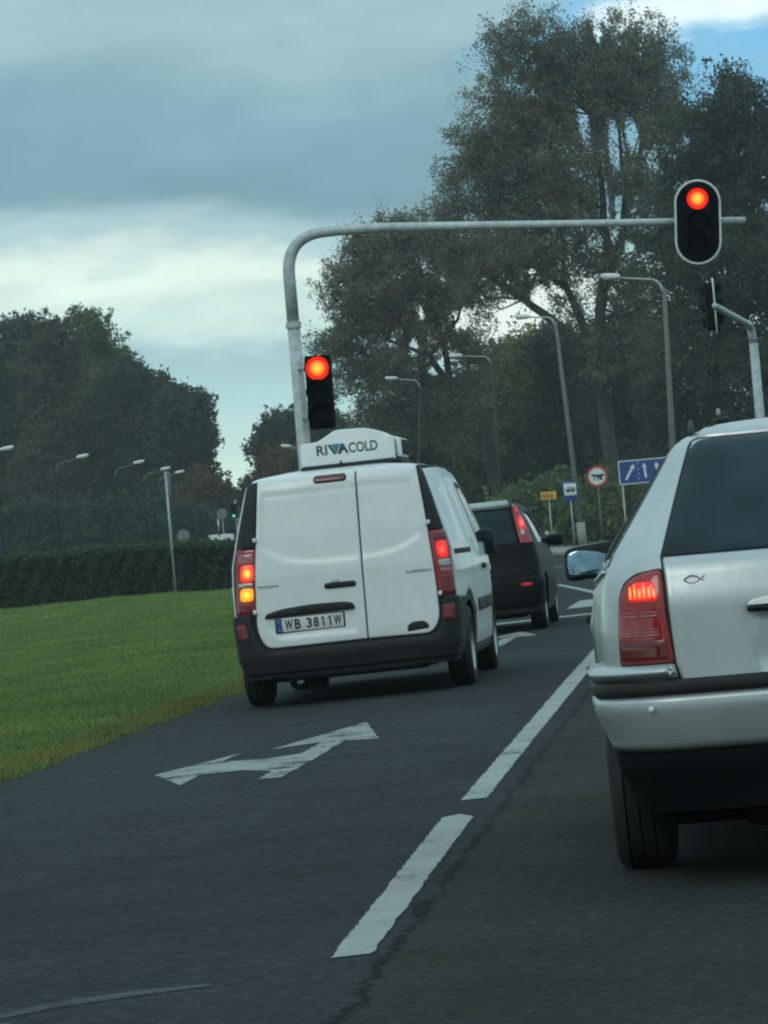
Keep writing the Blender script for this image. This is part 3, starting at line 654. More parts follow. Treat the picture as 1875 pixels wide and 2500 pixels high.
# ================================================================== white refrigerated van
def make_van():
    root = empty('van', (-2.95, 27.20, -.041), 'small white delivery van with a cooling unit on its roof and left turn light lit', 'van', rot=(0, R(-1.1), 0))
    w = Table([(0, .80), (.2, .815), (.35, .845), (.62, .865), (.9, .862), (1.1, .850), (1.3, .800), (1.5, .745), (1.65, .700), (1.72, .676), (1.755, .64), (1.775, .58), (1.79, .45), (1.80, .38)], 1)
    yr = Table([(0, .10), (.2, .05), (.34, .02), (.55, .02), (.7, .03), (1.0, .045), (1.3, .08), (1.6, .125), (1.72, .155), (1.76, .19), (1.78, .26), (1.80, .42)], 1)
    yf = Table([(0, 4.1), (.25, 4.22), (.5, 4.32), (.8, 4.26), (.95, 4.08), (1.02, 3.85), (1.12, 3.42), (1.7, 2.72), (1.77, 2.5), (1.80, 2.2)], 2)
    rad = Table([(0, .12), (1.0, .11), (1.6, .10), (1.8, .10)], 2)
    def taper(y):
        return .965+.10*smooth01((y+.35)/1.5) if y < 1.5 else 1.065-.10*smooth01((y-3.1)/1.3)
    B = Body(w, yr, rad, yf, taper, .015)
    zs = list(np.arange(.22, 1.70, .06))+[1.70, 1.725, 1.745, 1.758, 1.77, 1.78, 1.79, 1.80]
    def mf(c, n): return 0 if (c.z > 1.745 or (c.z > .5 and c.y > 3.7)) else 1
    AX, WR = .78, .315; FX = AX+2.70
    arches = [(AX, WR-.02, .375, .30), (FX, WR-.02, .375, .30)]
    B.build('body', zs, [M['white'], M['black_plastic'], M['under']], mf, root, arches, .028)
    rear = B.rear
    sideR, sideL = B.side(1), B.side(-1)
    # roof edge band above the doors
    # pressed panel relief shared by both doors
    pressL = polydist(roundpoly([(-.60, 1.06), (.165, 1.055), (.165, 1.655), (-.54, 1.635)], .11, 8))
    def relief(u, v):
        d = 0
        # upper recessed field: crisp top/sides, curved lower edge
        top = 1.652-.02*(u-.1)**2; bot = 1.075+.16*(abs(u-.03)/.66)**4+.02*abs(u)
        lx = -.615+.045*(v-1.1)/.5; rx = .665-.05*(v-1.1)/.5
        dd = min(top-v, (u-lx), (rx-u)); db = v-bot
        a = smooth01((dd+.004)/.011); d -= .0085*a*smooth01((db+.02)/.06)
        # number-plate niche
        if -.66 < u < .12: nd = min(.72-v, v-.515, u+.62-(v-.515)*.0-.10*max(0, (.60-v))/.1, .10-u); d -= .011*smooth01((nd)/.03)
        return d
    gap = .006
    def seam(z): return .186-.02*(1.76-z)/1.3
    Ld = roundpoly([(-.640, .458), (seam(.47)-gap, .462), (seam(1.0)-gap, 1.0), (seam(1.762)-gap, 1.764), (-.585, 1.748), (-.597, 1.66), (-.640, 1.30), (-.678, 1.0), (-.700, .60)], [.07, .008, 0, .008, .03, 0, .2, .1, .08], 6)
    Rd = roundpoly([(seam(.47)+gap, .462), (.675, .455), (.742, .56), (.738, .85), (.722, 1.10), (.695, 1.40), (.668, 1.62), (.655, 1.752), (seam(1.762)+gap, 1.764), (seam(1.0)+gap, 1.0)], [.008, .08, .08, .2, .2, .3, .1, .03, .008, 0], 6)
    dl = panel('rear_door', Ld, rear, M['white'], root, .016, .03, .007, .021, relief); dl['label'] = 'wider left rear door with the number plate and handle'
    dr = panel('rear_door', Rd, rear, M['white'], root, .016, .03, .007, .021, relief); dr['label'] = 'narrower right rear door'
    # white roof lip over the doors
    # high brake light
    bl = panel('brake_light', stadium_h(-.018, 1.708, .245, .042), rear, M['red_dark'], root, .022, .02, .006, .03)
    panel('lamp_bezel', stadium_h(-.018, 1.708, .262, .056), rear, M['seal'], bl, .019, .012, .004, .03)
    # number-plate lamp strip (black garnish)
    st = roundpoly([(-.632, .690), (-.615, .722), (-.50, .752), (-.25, .768), (.0, .762), (.070, .748), (.088, .712), (.078, .700), (-.60, .690)], [.01, .03, .1, .1, .1, .03, .02, .01, .01], 5)
    panel('plate_garnish', st, rear, M['black_plastic'], root, .034, .04, .012, .03)
    # number plate
    def plate_at(u, v): p = rear(u, v); return p
    pc = Vector(rear(-.272, .628)); pl = box('number_plate', -.272-.272, -.272+.272, pc.y-.012, pc.y+.004, .566, .690, M['ink'], root, .004)
    box('plate_face', -.528, -.014, pc.y-.0155, pc.y-.010, .575, .681, M['plate_white'], pl, .001)
    box('country_band', -.5275, -.489, pc.y-.0168, pc.y-.012, .5755, .6805, M['plate_blue'], pl, .0005)
    yy = pc.y-.0165
    for ch, a, b_ in (('W', -.470, -.405), ('B', -.393, -.345)): text('lettering', ch, a, b_, .590, .668, yy, M['ink'], pl, .001, thick=.03)
    for i, ch in enumerate('3811W'):
        a = -.300+i*.054; wd = .042 if ch != '1' else .024
        if ch == 'W': text('lettering', ch, a-.004, a+.058, .590, .668, yy, M['ink'], pl, .001, thick=.03)
        elif ch == '1': prism('lettering', [(a+.018, .590), (a+.029, .590), (a+.029, .668), (a+.020, .668), (a+.006, .650), (a+.008, .643), (a+.018, .652)], yy-.001, yy, M['ink'], pl, 0)
        else: text('lettering', ch, a, a+wd, .590, .668, yy, M['ink'], pl, .001, thick=.03)
    text('lettering', 'PL', -.520, -.497, .584, .600, pc.y-.0175, M['plate_white'], pl, .0006)
    for k in range(8):
        a = 2*math.pi*k/8; lathe('star', [(0, .0), (0, .0022), (.0006, 0)], M['sign_yellow'], pl, 5, 'Y', (-.508+.011*math.cos(a), pc.y-.0176, .650+.011*math.sin(a)))
    # door handle
    hd = panel('door_handle', stadium_h(-.012, .893, .252, .044), rear, M['black_plastic'], root, .034, .025, .012, .02)
    panel('handle_cup', roundpoly([(-.10, .905), (.0, .906), (-.02, .935), (-.075, .934)], .012), rear, M['badge'], hd, .024, .012, .005, .02)
    # badges (lettering too small to read in the photograph)
    for (a, b_, s_) in ((-.648, -.486, 'Mercedes'), (.502, .704, 'BlueEFFICIENCY')):
        p = Vector(rear((a+b_)/2, .938)); text('badge', s_, a, b_, .927, .947, p.y-.018, M['badge'], root, .003)
    # towing / vent cap low on the right door
    panel('vent_cap', roundpoly([(.478, .478), (.652, .490), (.652, .525), (.615, .556), (.515, .552), (.478, .522)], [.008, .008, .02, .03, .03, .02]), rear, M['black_plastic'], root, .020, .03, .008, .025)
    # black corner columns, lamps, reflectors
    for sg, nm in ((-1, 'left'), (1, 'right')):
        q = lambda pts: [(sg*a, b_) for a, b_ in pts]
        col_in = .012
        inn = (lambda z: .690-.10*max(0, (z-.85))/.9) if sg < 0 else (lambda z: .752-.085*max(0, (z-.85))/.9)
        rr = lambda u, v: rear(u, v)
        def poly(z0, z1, o1=.0, i0=0): return q([(inn(z0)+i0, z0), (inn(z0)+o1, z0), (inn(z1)+o1, z1), (inn(z1)+i0, z1)])
        # corner column above the lamp
        panel('corner_trim', roundpoly(poly(1.24, 1.735, .115, .006), .01), rear, M['black_plastic'], root, .010, .03, .006, .04)
        wide = .165
        lamp = panel('tail_light', roundpoly(poly(.735, 1.232, wide, .004), .02), rear, M['red_plastic'], root, .016, .03, .008, .03)
        if sg < 0: lamp['label'] = 'left tail light with brake and amber turn lamps lit'
        else: lamp['label'] = 'right tail light with only the brake lamp lit'
        def seg(z0, z1, m, o=.02, i_=.022, ow=.135, rd=.018, nm_='lamp_segment'):
            return panel(nm_, roundpoly(poly(z0, z1, ow, i_), rd), rear, m, lamp, o, .012, .006, .02)
        if sg < 0:
            seg(1.12, 1.20, M['pink_lens']); seg(.985, 1.115, M['lit_brake_hot'], .024, .014, .115, .035, 'brake_lamp')
            seg(.945, .978, M['clear_lens']); seg(.835, .938, M['lit_amber'], .024, .014, .115, .035, 'turn_lamp'); seg(.748, .82, M['reflector'])
        else:
            seg(1.155, 1.215, M['red_dark']); seg(1.015, 1.145, M['lit_brake'], .024, .034, .115, .035, 'brake_lamp')
            seg(.950, 1.005, M['clear_lens'], .02, .03, .125); seg(.900, .942, M['pink_lens'], .02, .03, .125); seg(.748, .89, M['reflector'])
        # bumper corner
        panel('rear_reflector', roundpoly([(sg*.765, .545), (sg*.845, .545), (sg*.850, .66), (sg*.765, .66)] if sg > 0 else [(sg*.765, .545), (sg*.835, .545), (sg*.85, .66), (sg*.78, .66)], .012), rear, M['reflector'], root, .036, .02, .006, .03)
        for zc in (1.30, .748): superbox('hinge', Vector(rear(sg*(inn(zc)+(.012)), zc))-Vector((0, .030, 0)), (.014, .018, .018), M['white'], root, .5, 8)
    # bumper: wraps the corners, rises at the sides
    bump = [(-1.15, .26), (1.15, .26), (1.22, .52), (1.10, .66), (.98, .71), (.772, .735), (.768, .56), (.70, .448), (.64, .438), (-.64, .440), (-.70, .52), (-.722, .60), (-.735, .74), (-.98, .72), (-1.12, .66), (-1.22, .52)]
    panel('bumper', roundpoly(bump, [.03, .03, .04, .05, .05, .01, .08, .05, .03, .03, .05, .05, .01, .05, .05, .04], 4), rear, M['black_plastic'], root, .030, .05, .014, .04,
          lambda u, v: -.012*smooth01((.36-v)/.03))
    prism('bumper_skirt', roundpoly([(-.60, .19), (.60, .19), (.66, .28), (-.66, .28)], .03), .05, .30, M['under'], root, .01)
    # sides: quarter panel, sliding door, front door (right and left)
    for sg in (1, -1):
        S = B.side(sg); kw = dict(sgn=sg)
        def archpts(yc, r_, z0, n=14, a0=180, a1=0): return [(yc+r_*math.cos(R(a0+(a1-a0)*k/n)), z0+r_*math.sin(R(a0+(a1-a0)*k/n))) for k in range(n+1)]
        fy = lambda z: .175+.10*max(0, z-.85)/.9
        def sr(u, v):
            # horizontal pressed swage + recessed upper field
            d = .006*math.exp(-((v-.93)/.03)**2); f_ = min((1.60-.05*u)-v, v-1.04, u-.42, 1.28-u); d -= .010*smooth01(f_/.02); return d
        qp = [(fy(.70), .70), (fy(.72), .735), (fy(1.0), 1.0), (fy(1.4), 1.4), (fy(1.72)+.03, 1.715), (1.34, 1.735), (1.34, .70)]+archpts(AX, .43, WR, 10, 40, 118)
        panel('side_panel', roundpoly(qp, 0), S, M['white'], root, .012, .03, .006, .035, sr, **kw)
        sd_ = [(1.355, .30), (1.355, 1.735), (2.18, 1.725), (2.18, .30)]
        def sr2(u, v): f_ = min(1.60-v, v-1.04, u-1.42, 2.12-u); return -.010*smooth01(f_/.02)+.006*math.exp(-((v-.93)/.03)**2)
        panel('sliding_door', roundpoly(sd_, .02), S, M['white'], root, .014, .03, .006, .035, sr2, **kw)
        fd = [(2.195, .30), (2.195, 1.715), (2.62, 1.69), (3.36, 1.10), (3.40, .98), (3.02, .70), (3.02, .30)]
        panel('front_door', roundpoly(fd, .02), S, M['white'], root, .014, .03, .006, .04, lambda u, v: .006*math.exp(-((v-.93)/.03)**2), **kw)
        panel('side_window', roundpoly([(2.26, 1.10), (2.26, 1.62), (2.58, 1.60), (3.22, 1.10)], .03), S, M['glass'], root, .019, .02, .004, .06, **kw)
        fe = [(3.04, .72), (3.42, .98), (3.46, 1.06), (3.9, .99), (4.12, .80), (4.12, .55)]+archpts(FX, .43, WR, 8, 40, 130)
        panel('front_wing', fe, S, M['white'], root, .012, .03, .006, .05, **kw)
        rl = panel('slide_rail_cover', [(.30, 1.035), (.30, 1.075), (1.30, 1.075), (1.30, 1.035)], S, M['seal'], root, .016, .012, .003, .05, **kw)
        panel('rub_strip', roundpoly([(1.38, .56), (1.38, .66), (2.16, .66), (2.16, .56)], .015), S, M['black_plastic'], root, .028, .03, .008, .05, **kw)
        panel('rub_strip', roundpoly([(2.22, .56), (2.22, .66), (3.00, .66), (3.00, .56)], .015), S, M['black_plastic'], root, .028, .03, .008, .05, **kw)
        panel('door_handle', roundpoly([(2.24, .885), (2.24, .93), (2.42, .93), (2.42, .885)], .02), S, M['black_plastic'], root, .045, .03, .012, .03, **kw)
        panel('sill', roundpoly([(1.20, .22), (1.20, .285), (3.06, .285), (3.06, .22)], .01), S, M['black_plastic'], root, .006, .03, .006, .06, **kw)
        # mirror
        mc = (sg*(B.wy(3.05, 1.15)+.045), 3.05, 1.10)
        mi = superbox('mirror_housing', mc, (.075, .07, .11), M['black_plastic'], root, .4, 12)
        box('mirror_glass', mc[0]-.055, mc[0]+.055, mc[1]-.076, mc[1]-.070, mc[2]-.085, mc[2]+.085, M['glass'], mi, .002)
        tube('mirror_arm', [(sg*(B.wy(3.1, 1.1)-.02), 3.1, 1.08), (mc[0], 3.07, 1.06)], .022, M['black_plastic'], root, 8)
    # roof side gutters
    for sg in (1, -1):
        pts = [(sg*B.wy(y, 1.74), y, 1.745) for y in np.arange(.30, 2.7, .2)]; tube('roof_gutter', pts, .010, M['black_plastic'], root, 6)
    # windscreen (far side)
    pts = []
    vs, fs = [], []
    for i in range(7):
        z = 1.14+.50*i/6
        for k in range(9): u = -1+2*k/8; vs.append((u*B.wy(3.0, z)*.84, B.yf(z)+.03-.12*u*u+.02, z))
    for i in range(6):
        for k in range(8): a = i*9+k; fs.append((a, a+1, a+10, a+9))
    link('windscreen', mesh_from('windscreen', vs, fs), root, M['glass'])
    # wheels, axle, exhaust
    for sg in (1, -1):
        wheel(root, sg, sg*.905, AX, WR, .20); wheel(root, sg, sg*.905, FX, WR, .20)
    tube('rear_axle', [(-.72, AX, .30), (.72, AX, .30)], .05, M['under'], root, 10)
    prism('silencer', roundpoly([(-.46, .13), (-.24, .105), (-.235, .24), (-.46, .24)], .03), .10, .60, M['under'], root, .015)
    tube('exhaust_pipe', [(-.40, .6, .20), (-.40, .06, .185)], .026, M['steel'], root, 10)
    box('underfloor', -.66, .66, .25, 4.0, .20, .26, M['under'], root, .02)
    # ---- refrigeration unit
    UX = -.042
    prof = [(x_*.96+UX, z_) for x_, z_ in [(-.232, 1.822), (.540, 1.822), (.545, 1.995), (.52, 2.008), (.475, 2.012), (.445, 2.040), (.375, 2.072), (.30, 2.088), (.10, 2.094), (.06, 2.088), (-.03, 2.040), (-.085, 2.015), (-.20, 2.010), (-.228, 1.995)]]
    u = prism('refrigeration_unit', roundpoly(prof, [.004, .004, .012, .01, .02, .03, .03, .03, .03, .03, .03, .02, .012, .012], 3), .46, 1.15, M['white_plastic'], root, .010, 2)
    box('side_grille', .485, .528, .52, 1.10, 1.835, 1.985, M['white_plastic'], u, .012)
    for k in range(6): box('grille_slat', .527, .535, .55+k*.09, .60+k*.09, 1.85, 1.97, M['seal'], u, .002)
    box('unit_base', -.27, .52, .44, 1.16, 1.798, 1.822, M['black_plastic'], u, .004)
    tube('drain_hose', [(.05, .455, 1.85), (.045, .44, 1.83), (.06, .43, 1.80)], .007, M['black_plastic'], u, 6)
    yf_ = .4595
    text('lettering', 'RI', -0.133, -0.050, 1.905, 1.985, yf_, M['logo_dark'], u, .002, thick=.02)
    # the emblem pair in the middle: two interlocking slanted wedges
    prism('emblem', [(-0.044, 1.985), (-0.020, 1.985), (0.012, 1.930), (0.020, 1.905), (0.000, 1.905)], yf_-.002, yf_+.001, M['logo_dark'], u, 0)
    prism('emblem', [(-0.014, 1.985), (0.058, 1.985), (0.024, 1.912)], yf_-.002, yf_+.001, M['teal'], u, 0)
    prism('emblem', [(0.064, 1.985), (0.030, 1.905), (0.058, 1.905), (0.068, 1.930), (0.088, 1.930), (0.098, 1.905), (0.120, 1.905), (0.082, 1.985)], yf_-.002, yf_+.001, M['logo_dark'], u, 0)
    text('lettering', 'COLD', 0.120, 0.348, 1.905, 1.985, yf_, M['logo_dark'], u, .002, thick=.018)
    return root
def stadium_h(cx, cz, wd, ht, n=10):
    r = ht/2; s = wd/2-r
    return [(cx+s+r*math.sin(R(180*k/n)), cz-r*math.cos(R(180*k/n))) for k in range(n+1)]+[(cx-s-r*math.sin(R(180*k/n)), cz+r*math.cos(R(180*k/n))) for k in range(n+1)]
van = make_van()
# ================================================================== silver estate car
def make_estate():
    root = empty('estate_car', (.37, 10.95, 0), 'silver estate car in the right lane with a fish badge on its tailgate', 'car')
    w = Table([(0, .68), (.2, .70), (.35, .735), (.55, .770), (.80, .775), (.95, .755), (1.04, .715), (1.12, .660), (1.25, .573), (1.36, .503), (1.40, .472), (1.42, .43), (1.435, .36), (1.44, .30)], 2)
    yr = Table([(0, .14), (.25, .06), (.45, .045), (.70, .06), (.90, .07), (1.0, .10), (1.1, .20), (1.25, .36), (1.37, .49), (1.41, .54), (1.43, .66), (1.44, .85)], 2)
    yf = Table([(0, 4.3), (.25, 4.45), (.5, 4.5), (.68, 4.4), (.78, 4.1), (.90, 3.4), (.95, 3.15), (1.35, 2.35), (1.41, 2.1), (1.44, 1.7)], 3)
    rad = Table([(0, .24), (.7, .22), (.95, .20), (1.1, .16), (1.4, .10), (1.5, .08)], 3)
    def taper(y): return .985+.125*smooth01((y+.5)/2.2) if y < 1.7 else 1.11-.12*smooth01((y-2.9)/1.7)
    B = Body(w, yr, rad, yf, taper, .03, rf=.4)
    zs = list(np.arange(.24, 1.36, .045))+[1.365, 1.385, 1.40, 1.412, 1.422, 1.43, 1.435, 1.44]
    AX, WR = .92, .315; FX = AX+2.51
    def mf(c, n): return 2 if c.z < .48 else 0
    B.build('body', zs, [M['silver'], M['black_plastic'], M['under']], mf, root, [(AX, WR, .37, .30), (FX, WR, .37, .30)], .02)
    rear = B.rear
    gl = [(-.566, 1.030), (.566, 1.030), (.438, 1.388), (-.438, 1.388)]
    hatch = [(-.535, .615), (.535, .615), (.555, .70), (.563, .85), (.566, 1.018), (-.566, 1.018), (-.563, .85), (-.555, .70)]
    sc = lambda P, d: [(x+(d if x > 0 else -d), z+(d if z > (1.2 if P is gl else .8) else -d)) for x, z in P]
    panel('tailgate_seal', roundpoly(sc(hatch, .010)[:4]+[(.575, 1.03), (.447, 1.396), (-.447, 1.396), (-.575, 1.03)]+sc(hatch, .010)[6:], [.06, .06, 0, 0, 0, .03, .03, 0, 0, 0]), rear, M['seal'], root, .0015, .01, .002, .05)
    def hrel(u, v):
        d = .004*math.exp(-((v-.985)/.02)**2)
        # plate niche below the handle
        nd = min(.842-v, v-.665, .31-.14*(.842-v)-abs(u)); d -= .014*smooth01(nd/.02+.5) if nd > -.01 else 0
        return d
    tg = panel('tailgate', roundpoly(hatch, [.055, .055, .02, .1, .012, .012, .1, .02], 5), rear, M['silver'], root, .018, .03, .006, .022, hrel)
    panel('rear_window', roundpoly(gl, [.02, .02, .05, .05]), rear, M['glass'], root, .006, .02, .004, .05)
    panel('roof_edge', roundpoly([(-.435, 1.396), (.435, 1.396), (.40, 1.424), (-.40, 1.424)], .012), rear, M['silver'], root, .012, .03, .008, .04)
    # nothing stands behind the pane; its mottled colour imitates the cabin
    # tailgate handle
    hy = rear(0, .86)[1]
    hb = prism('tailgate_handle', roundpoly([(-.335, .852), (.335, .852), (.330, .872), (.22, .892), (-.22, .892), (-.318, .876)], .012), hy-.045, hy+.01, M['silver'], tg, .008)
    prism('handle_shadow_gap', roundpoly([(-.345, .838), (.345, .838), (.335, .853), (-.335, .853)], .005), hy-.012, hy+.01, M['seal'], tg, .002)
    # number plate in the niche (its face lies just outside the picture)
    py = rear(0, .75)[1]-.012
    box('number_plate', -.262, .262, py-.004, py+.006, .695, .812, M['plate_white'], tg, .002)
    # fish emblem
    fy = rear(-.485, .952)[1]-.022
    n = 22
    top = [(-.512+.056*k/n, .953+.0145*math.sin(math.pi*min(1, k/n*.93))**.8*(1 if k < n else 1)) for k in range(n+1)]
    up = [Vector((-.514+.060*k/n, fy, .9525+.0135*math.sin(math.pi*(k/n)**.9*.97)-.004*max(0, (k/n-.85)/.15))) for k in range(n+1)]
    a1 = [Vector((-.514, fy, .9525))]+[Vector((-.514+.052*k/10, fy, .9525+.0125*math.sin(math.pi*k/10))) for k in range(1, 11)]+[Vector((-.449, fy, .945))]
    a2 = [Vector((-.514, fy, .9525))]+[Vector((-.514+.052*k/10, fy, .9525-.0125*math.sin(math.pi*k/10))) for k in range(1, 11)]+[Vector((-.449, fy, .962))]
    fb = tube('fish_badge', a1, .0019, M['badge'], tg, 6); tube('badge_outline', a2, .0019, M['badge'], fb, 6)
    # tail lamps
    for sg in (-1, 1):
        q = lambda P: [(sg*a, b_) for a, b_ in P]
        shape = [(.558, .702), (.745, .702), (.738, .80), (.728, .90), (.705, .950), (.655, .978), (.575, .990), (.572, .85)]
        panel('lamp_seal', roundpoly(q([(a+(.006 if a > .6 else -.005), b_+(.006 if b_ > .8 else -.006)) for a, b_ in shape]), .02), rear, M['seal'], root, .002, .01, .002, .05)
        lamp = panel('tail_light', roundpoly(q(shape), [.01, .012, .1, .06, .05, .06, .02, 0]), rear, M['red_plastic'], root, .010, .03, .008, .02)
        lamp['label'] = 'left tail light with the brake lamp lit' if sg < 0 else 'right tail light'
        brl = panel('brake_lamp', roundpoly(q([(.592, .895), (.688, .895), (.684, .935), (.660, .953), (.60, .953)]), [.015, .02, .02, .02, .015]), rear, M['lit_brake'], lamp, .014, .01, .005, .015)
        for k, hh in ((0, .030), (1, .036), (2, .046), (3, .030), (4, .044), (5, .038)):
            x0 = .598+k*.0148; panel('lamp_rib', roundpoly(q([(x0, .902), (x0+.007, .902), (x0+.007, .902+hh), (x0, .902+hh)]), .003), rear, M['lit_streak'], brl, .0165, .004, .0015, .01)
        for z0, z1 in ((.845, .853), (.858, .862), (.806, .810), (.796, .801), (.786, .793)):
            for x0, x1 in ((.598, .648), (.662, .705)): panel('lens_rib', q([(x0, z0), (x1, z0), (x1, z1), (x0, z1)]), rear, M['pink_lens'], lamp, .0125, .004, .0012, .02)
        panel('fog_lamp', roundpoly(q([(.575, .712), (.735, .712), (.732, .775), (.576, .775)]), .01), rear, M['red_dark'], lamp, .0125, .006, .003, .02)
    # bumper: bright shelf, black rubbing strip, painted skin, dark valance
    def fb_(z0, z1, L, m, off, name, r=.012, res=.04, disp=None, inner=None):
        return panel(name, roundpoly([(-L, z0), (L, z0), (L, z1), (-L, z1)], min(.02, (z1-z0)*.3)), rear, m, root, off, .09, r, res, disp)
    prof = lambda u, v: .0
    fb_(.425, .603, 1.24, M['silver'], .042, 'bumper', .02, .03, lambda u, v: -.034*max(0, (.590-v)/.165)**1.3)
    fb_(.604, .650, 1.24, M['black_plastic'], .044, 'bumper_strip', .012)
    for sg in (-1, 1):
        sh = [(sg*.552, .652), (sg*1.24, .652), (sg*1.24, .698), (sg*.560, .698)]
        panel('bumper_shelf', roundpoly(sh, .006), rear, M['silver'], root, .044, .08, .020, .03, lambda u, v: .006*math.sin(math.pi*(v-.652)/.046))
        superbox('parking_sensor', Vector(rear(sg*.645, .565))-Vector((0, .060, 0)), (.009, .006, .009), M['white_plastic'], root, .8, 8)
    fb_(.26, .427, 1.05, M['under'], .010, 'valance', .02, .05, lambda u, v: -.03*smooth01((.36-v)/.1))
    # sides
    for sg in (-1, 1):
        S = B.side(sg); kw = dict(sgn=sg)
        def ap(yc, r_, z0, a0, a1, n=12): return [(yc+r_*math.cos(R(a0+(a1-a0)*k/n)), z0+r_*math.sin(R(a0+(a1-a0)*k/n))) for k in range(n+1)]
        panel('rear_door', roundpoly([(1.28, .62), (1.36, .33), (2.05, .33), (2.05, .90), (1.10, .93), (1.12, .76)], .03), S, M['silver'], root, .006, .02, .005, .05, lambda u, v: .006*math.exp(-((v-.80)/.02)**2), **kw)
        panel('front_door', roundpoly([(2.065, .33), (3.0, .33), (3.08, .86), (2.065, .90)], .03), S, M['silver'], root, .006, .02, .005, .05, lambda u, v: .006*math.exp(-((v-.80)/.02)**2), **kw)
        panel('side_window', roundpoly([(.36, 1.01), (1.04, .965), (1.04, 1.335), (.62, 1.345), (.49, 1.20)], .03), S, M['glass'], root, .004, .015, .003, .05, **kw)
        panel('side_window', roundpoly([(1.07, .965), (2.04, .94), (2.04, 1.345), (1.07, 1.335)], .03), S, M['glass'], root, .004, .015, .003, .05, **kw)
        panel('side_window', roundpoly([(2.07, .94), (3.00, .925), (2.55, 1.30), (2.07, 1.345)], .03), S, M['glass'], root, .004, .015, .003, .05, **kw)
        tube('window_trim', [(sg*(B.wy(y, z)+.006), y, z) for y, z in [(.46, .99), (1.0, .955), (2.0, .93), (3.0, .915)]], .008, M['chrome'], root, 6)
        for yy_ in (1.70, 2.60): panel('door_handle', roundpoly([(yy_, .795), (yy_+.17, .795), (yy_+.17, .825), (yy_, .825)], .01), S, M['black_plastic'], root, .035, .03, .01, .03, **kw)
        panel('rub_strip', [(1.36, .54), (3.0, .54), (3.0, .585), (1.36, .585)], S, M['black_plastic'], root, .016, .02, .006, .08, **kw)
        # mirror
        mc = Vector((sg*.895, 3.02, 1.005))
        mi = superbox('mirror_housing', mc, (.115, .06, .068), M['silver'], root, .45, 14, lambda v: Vector((v.x, v.y, v.z+sg*v.x*-.10)))
        mg = superbox('mirror_glass', mc-Vector((0, .050, 0)), (.102, .014, .056), M['mirror'], mi, .35, 12, lambda v: Vector((v.x, v.y+v.z*.10+sg*v.x*-.04, v.z+sg*v.x*-.10)))
        superbox('mirror_rim', mc-Vector((0, .046, 0)), (.113, .014, .067), M['black_plastic'], mi, .35, 12, lambda v: Vector((v.x, v.y, v.z+sg*v.x*-.10)))
        superbox('mirror_foot', (sg*.80, 3.06, .97), (.05, .04, .03), M['black_plastic'], root, .6, 8)
        # roof rail
        rp = [(sg*.455, .64, 1.395), (sg*.456, .74, 1.446), (sg*.456, .92, 1.456), (sg*.458, 1.6, 1.458), (sg*.458, 2.3, 1.445), (sg*.458, 2.42, 1.405)]
        tube('roof_rail', arc_pts(rp, .06, 5), .009, M['black_plastic'], root, 8)
    # clamp of a roof bar, left side, seen dark over the roof
    cl = superbox('roof_bar_clamp', (-.350, 1.25, 1.462), (.028, .05, .012), M['black_plastic'], root, .6, 10)
    superbox('clamp_knob', (-.362, 1.24, 1.488), (.007, .02, .016), M['badge'], cl, .7, 8)
    for sg in (1, -1): wheel(root, sg, sg*.822, AX, WR, .205); wheel(root, sg, sg*.845, FX, WR, .205)
    box('underfloor', -.62, .62, .2, 4.2, .19, .27, M['under'], root, .02)
    box('spare_wheel_well', -.40, .40, .14, .75, .17, .30, M['under'], root, .05)
    prism('silencer', roundpoly([(.25, .20), (.58, .20), (.58, .32), (.25, .32)], .05), .18, .60, M['under'], root, .02)
    vs, fs = [], []
    for i in range(7):
        z = .98+.36*i/6
        for k in range(9): u = -1+2*k/8; vs.append((u*B.wy(2.8, z)*.84, B.yf(z)+.05-.12*u*u, z))
    for i in range(6):
        for k in range(8): a = i*9+k; fs.append((a, a+1, a+10, a+9))
    link('windscreen', mesh_from('windscreen', vs, fs), root, M['glass'])
    return root
make_estate()

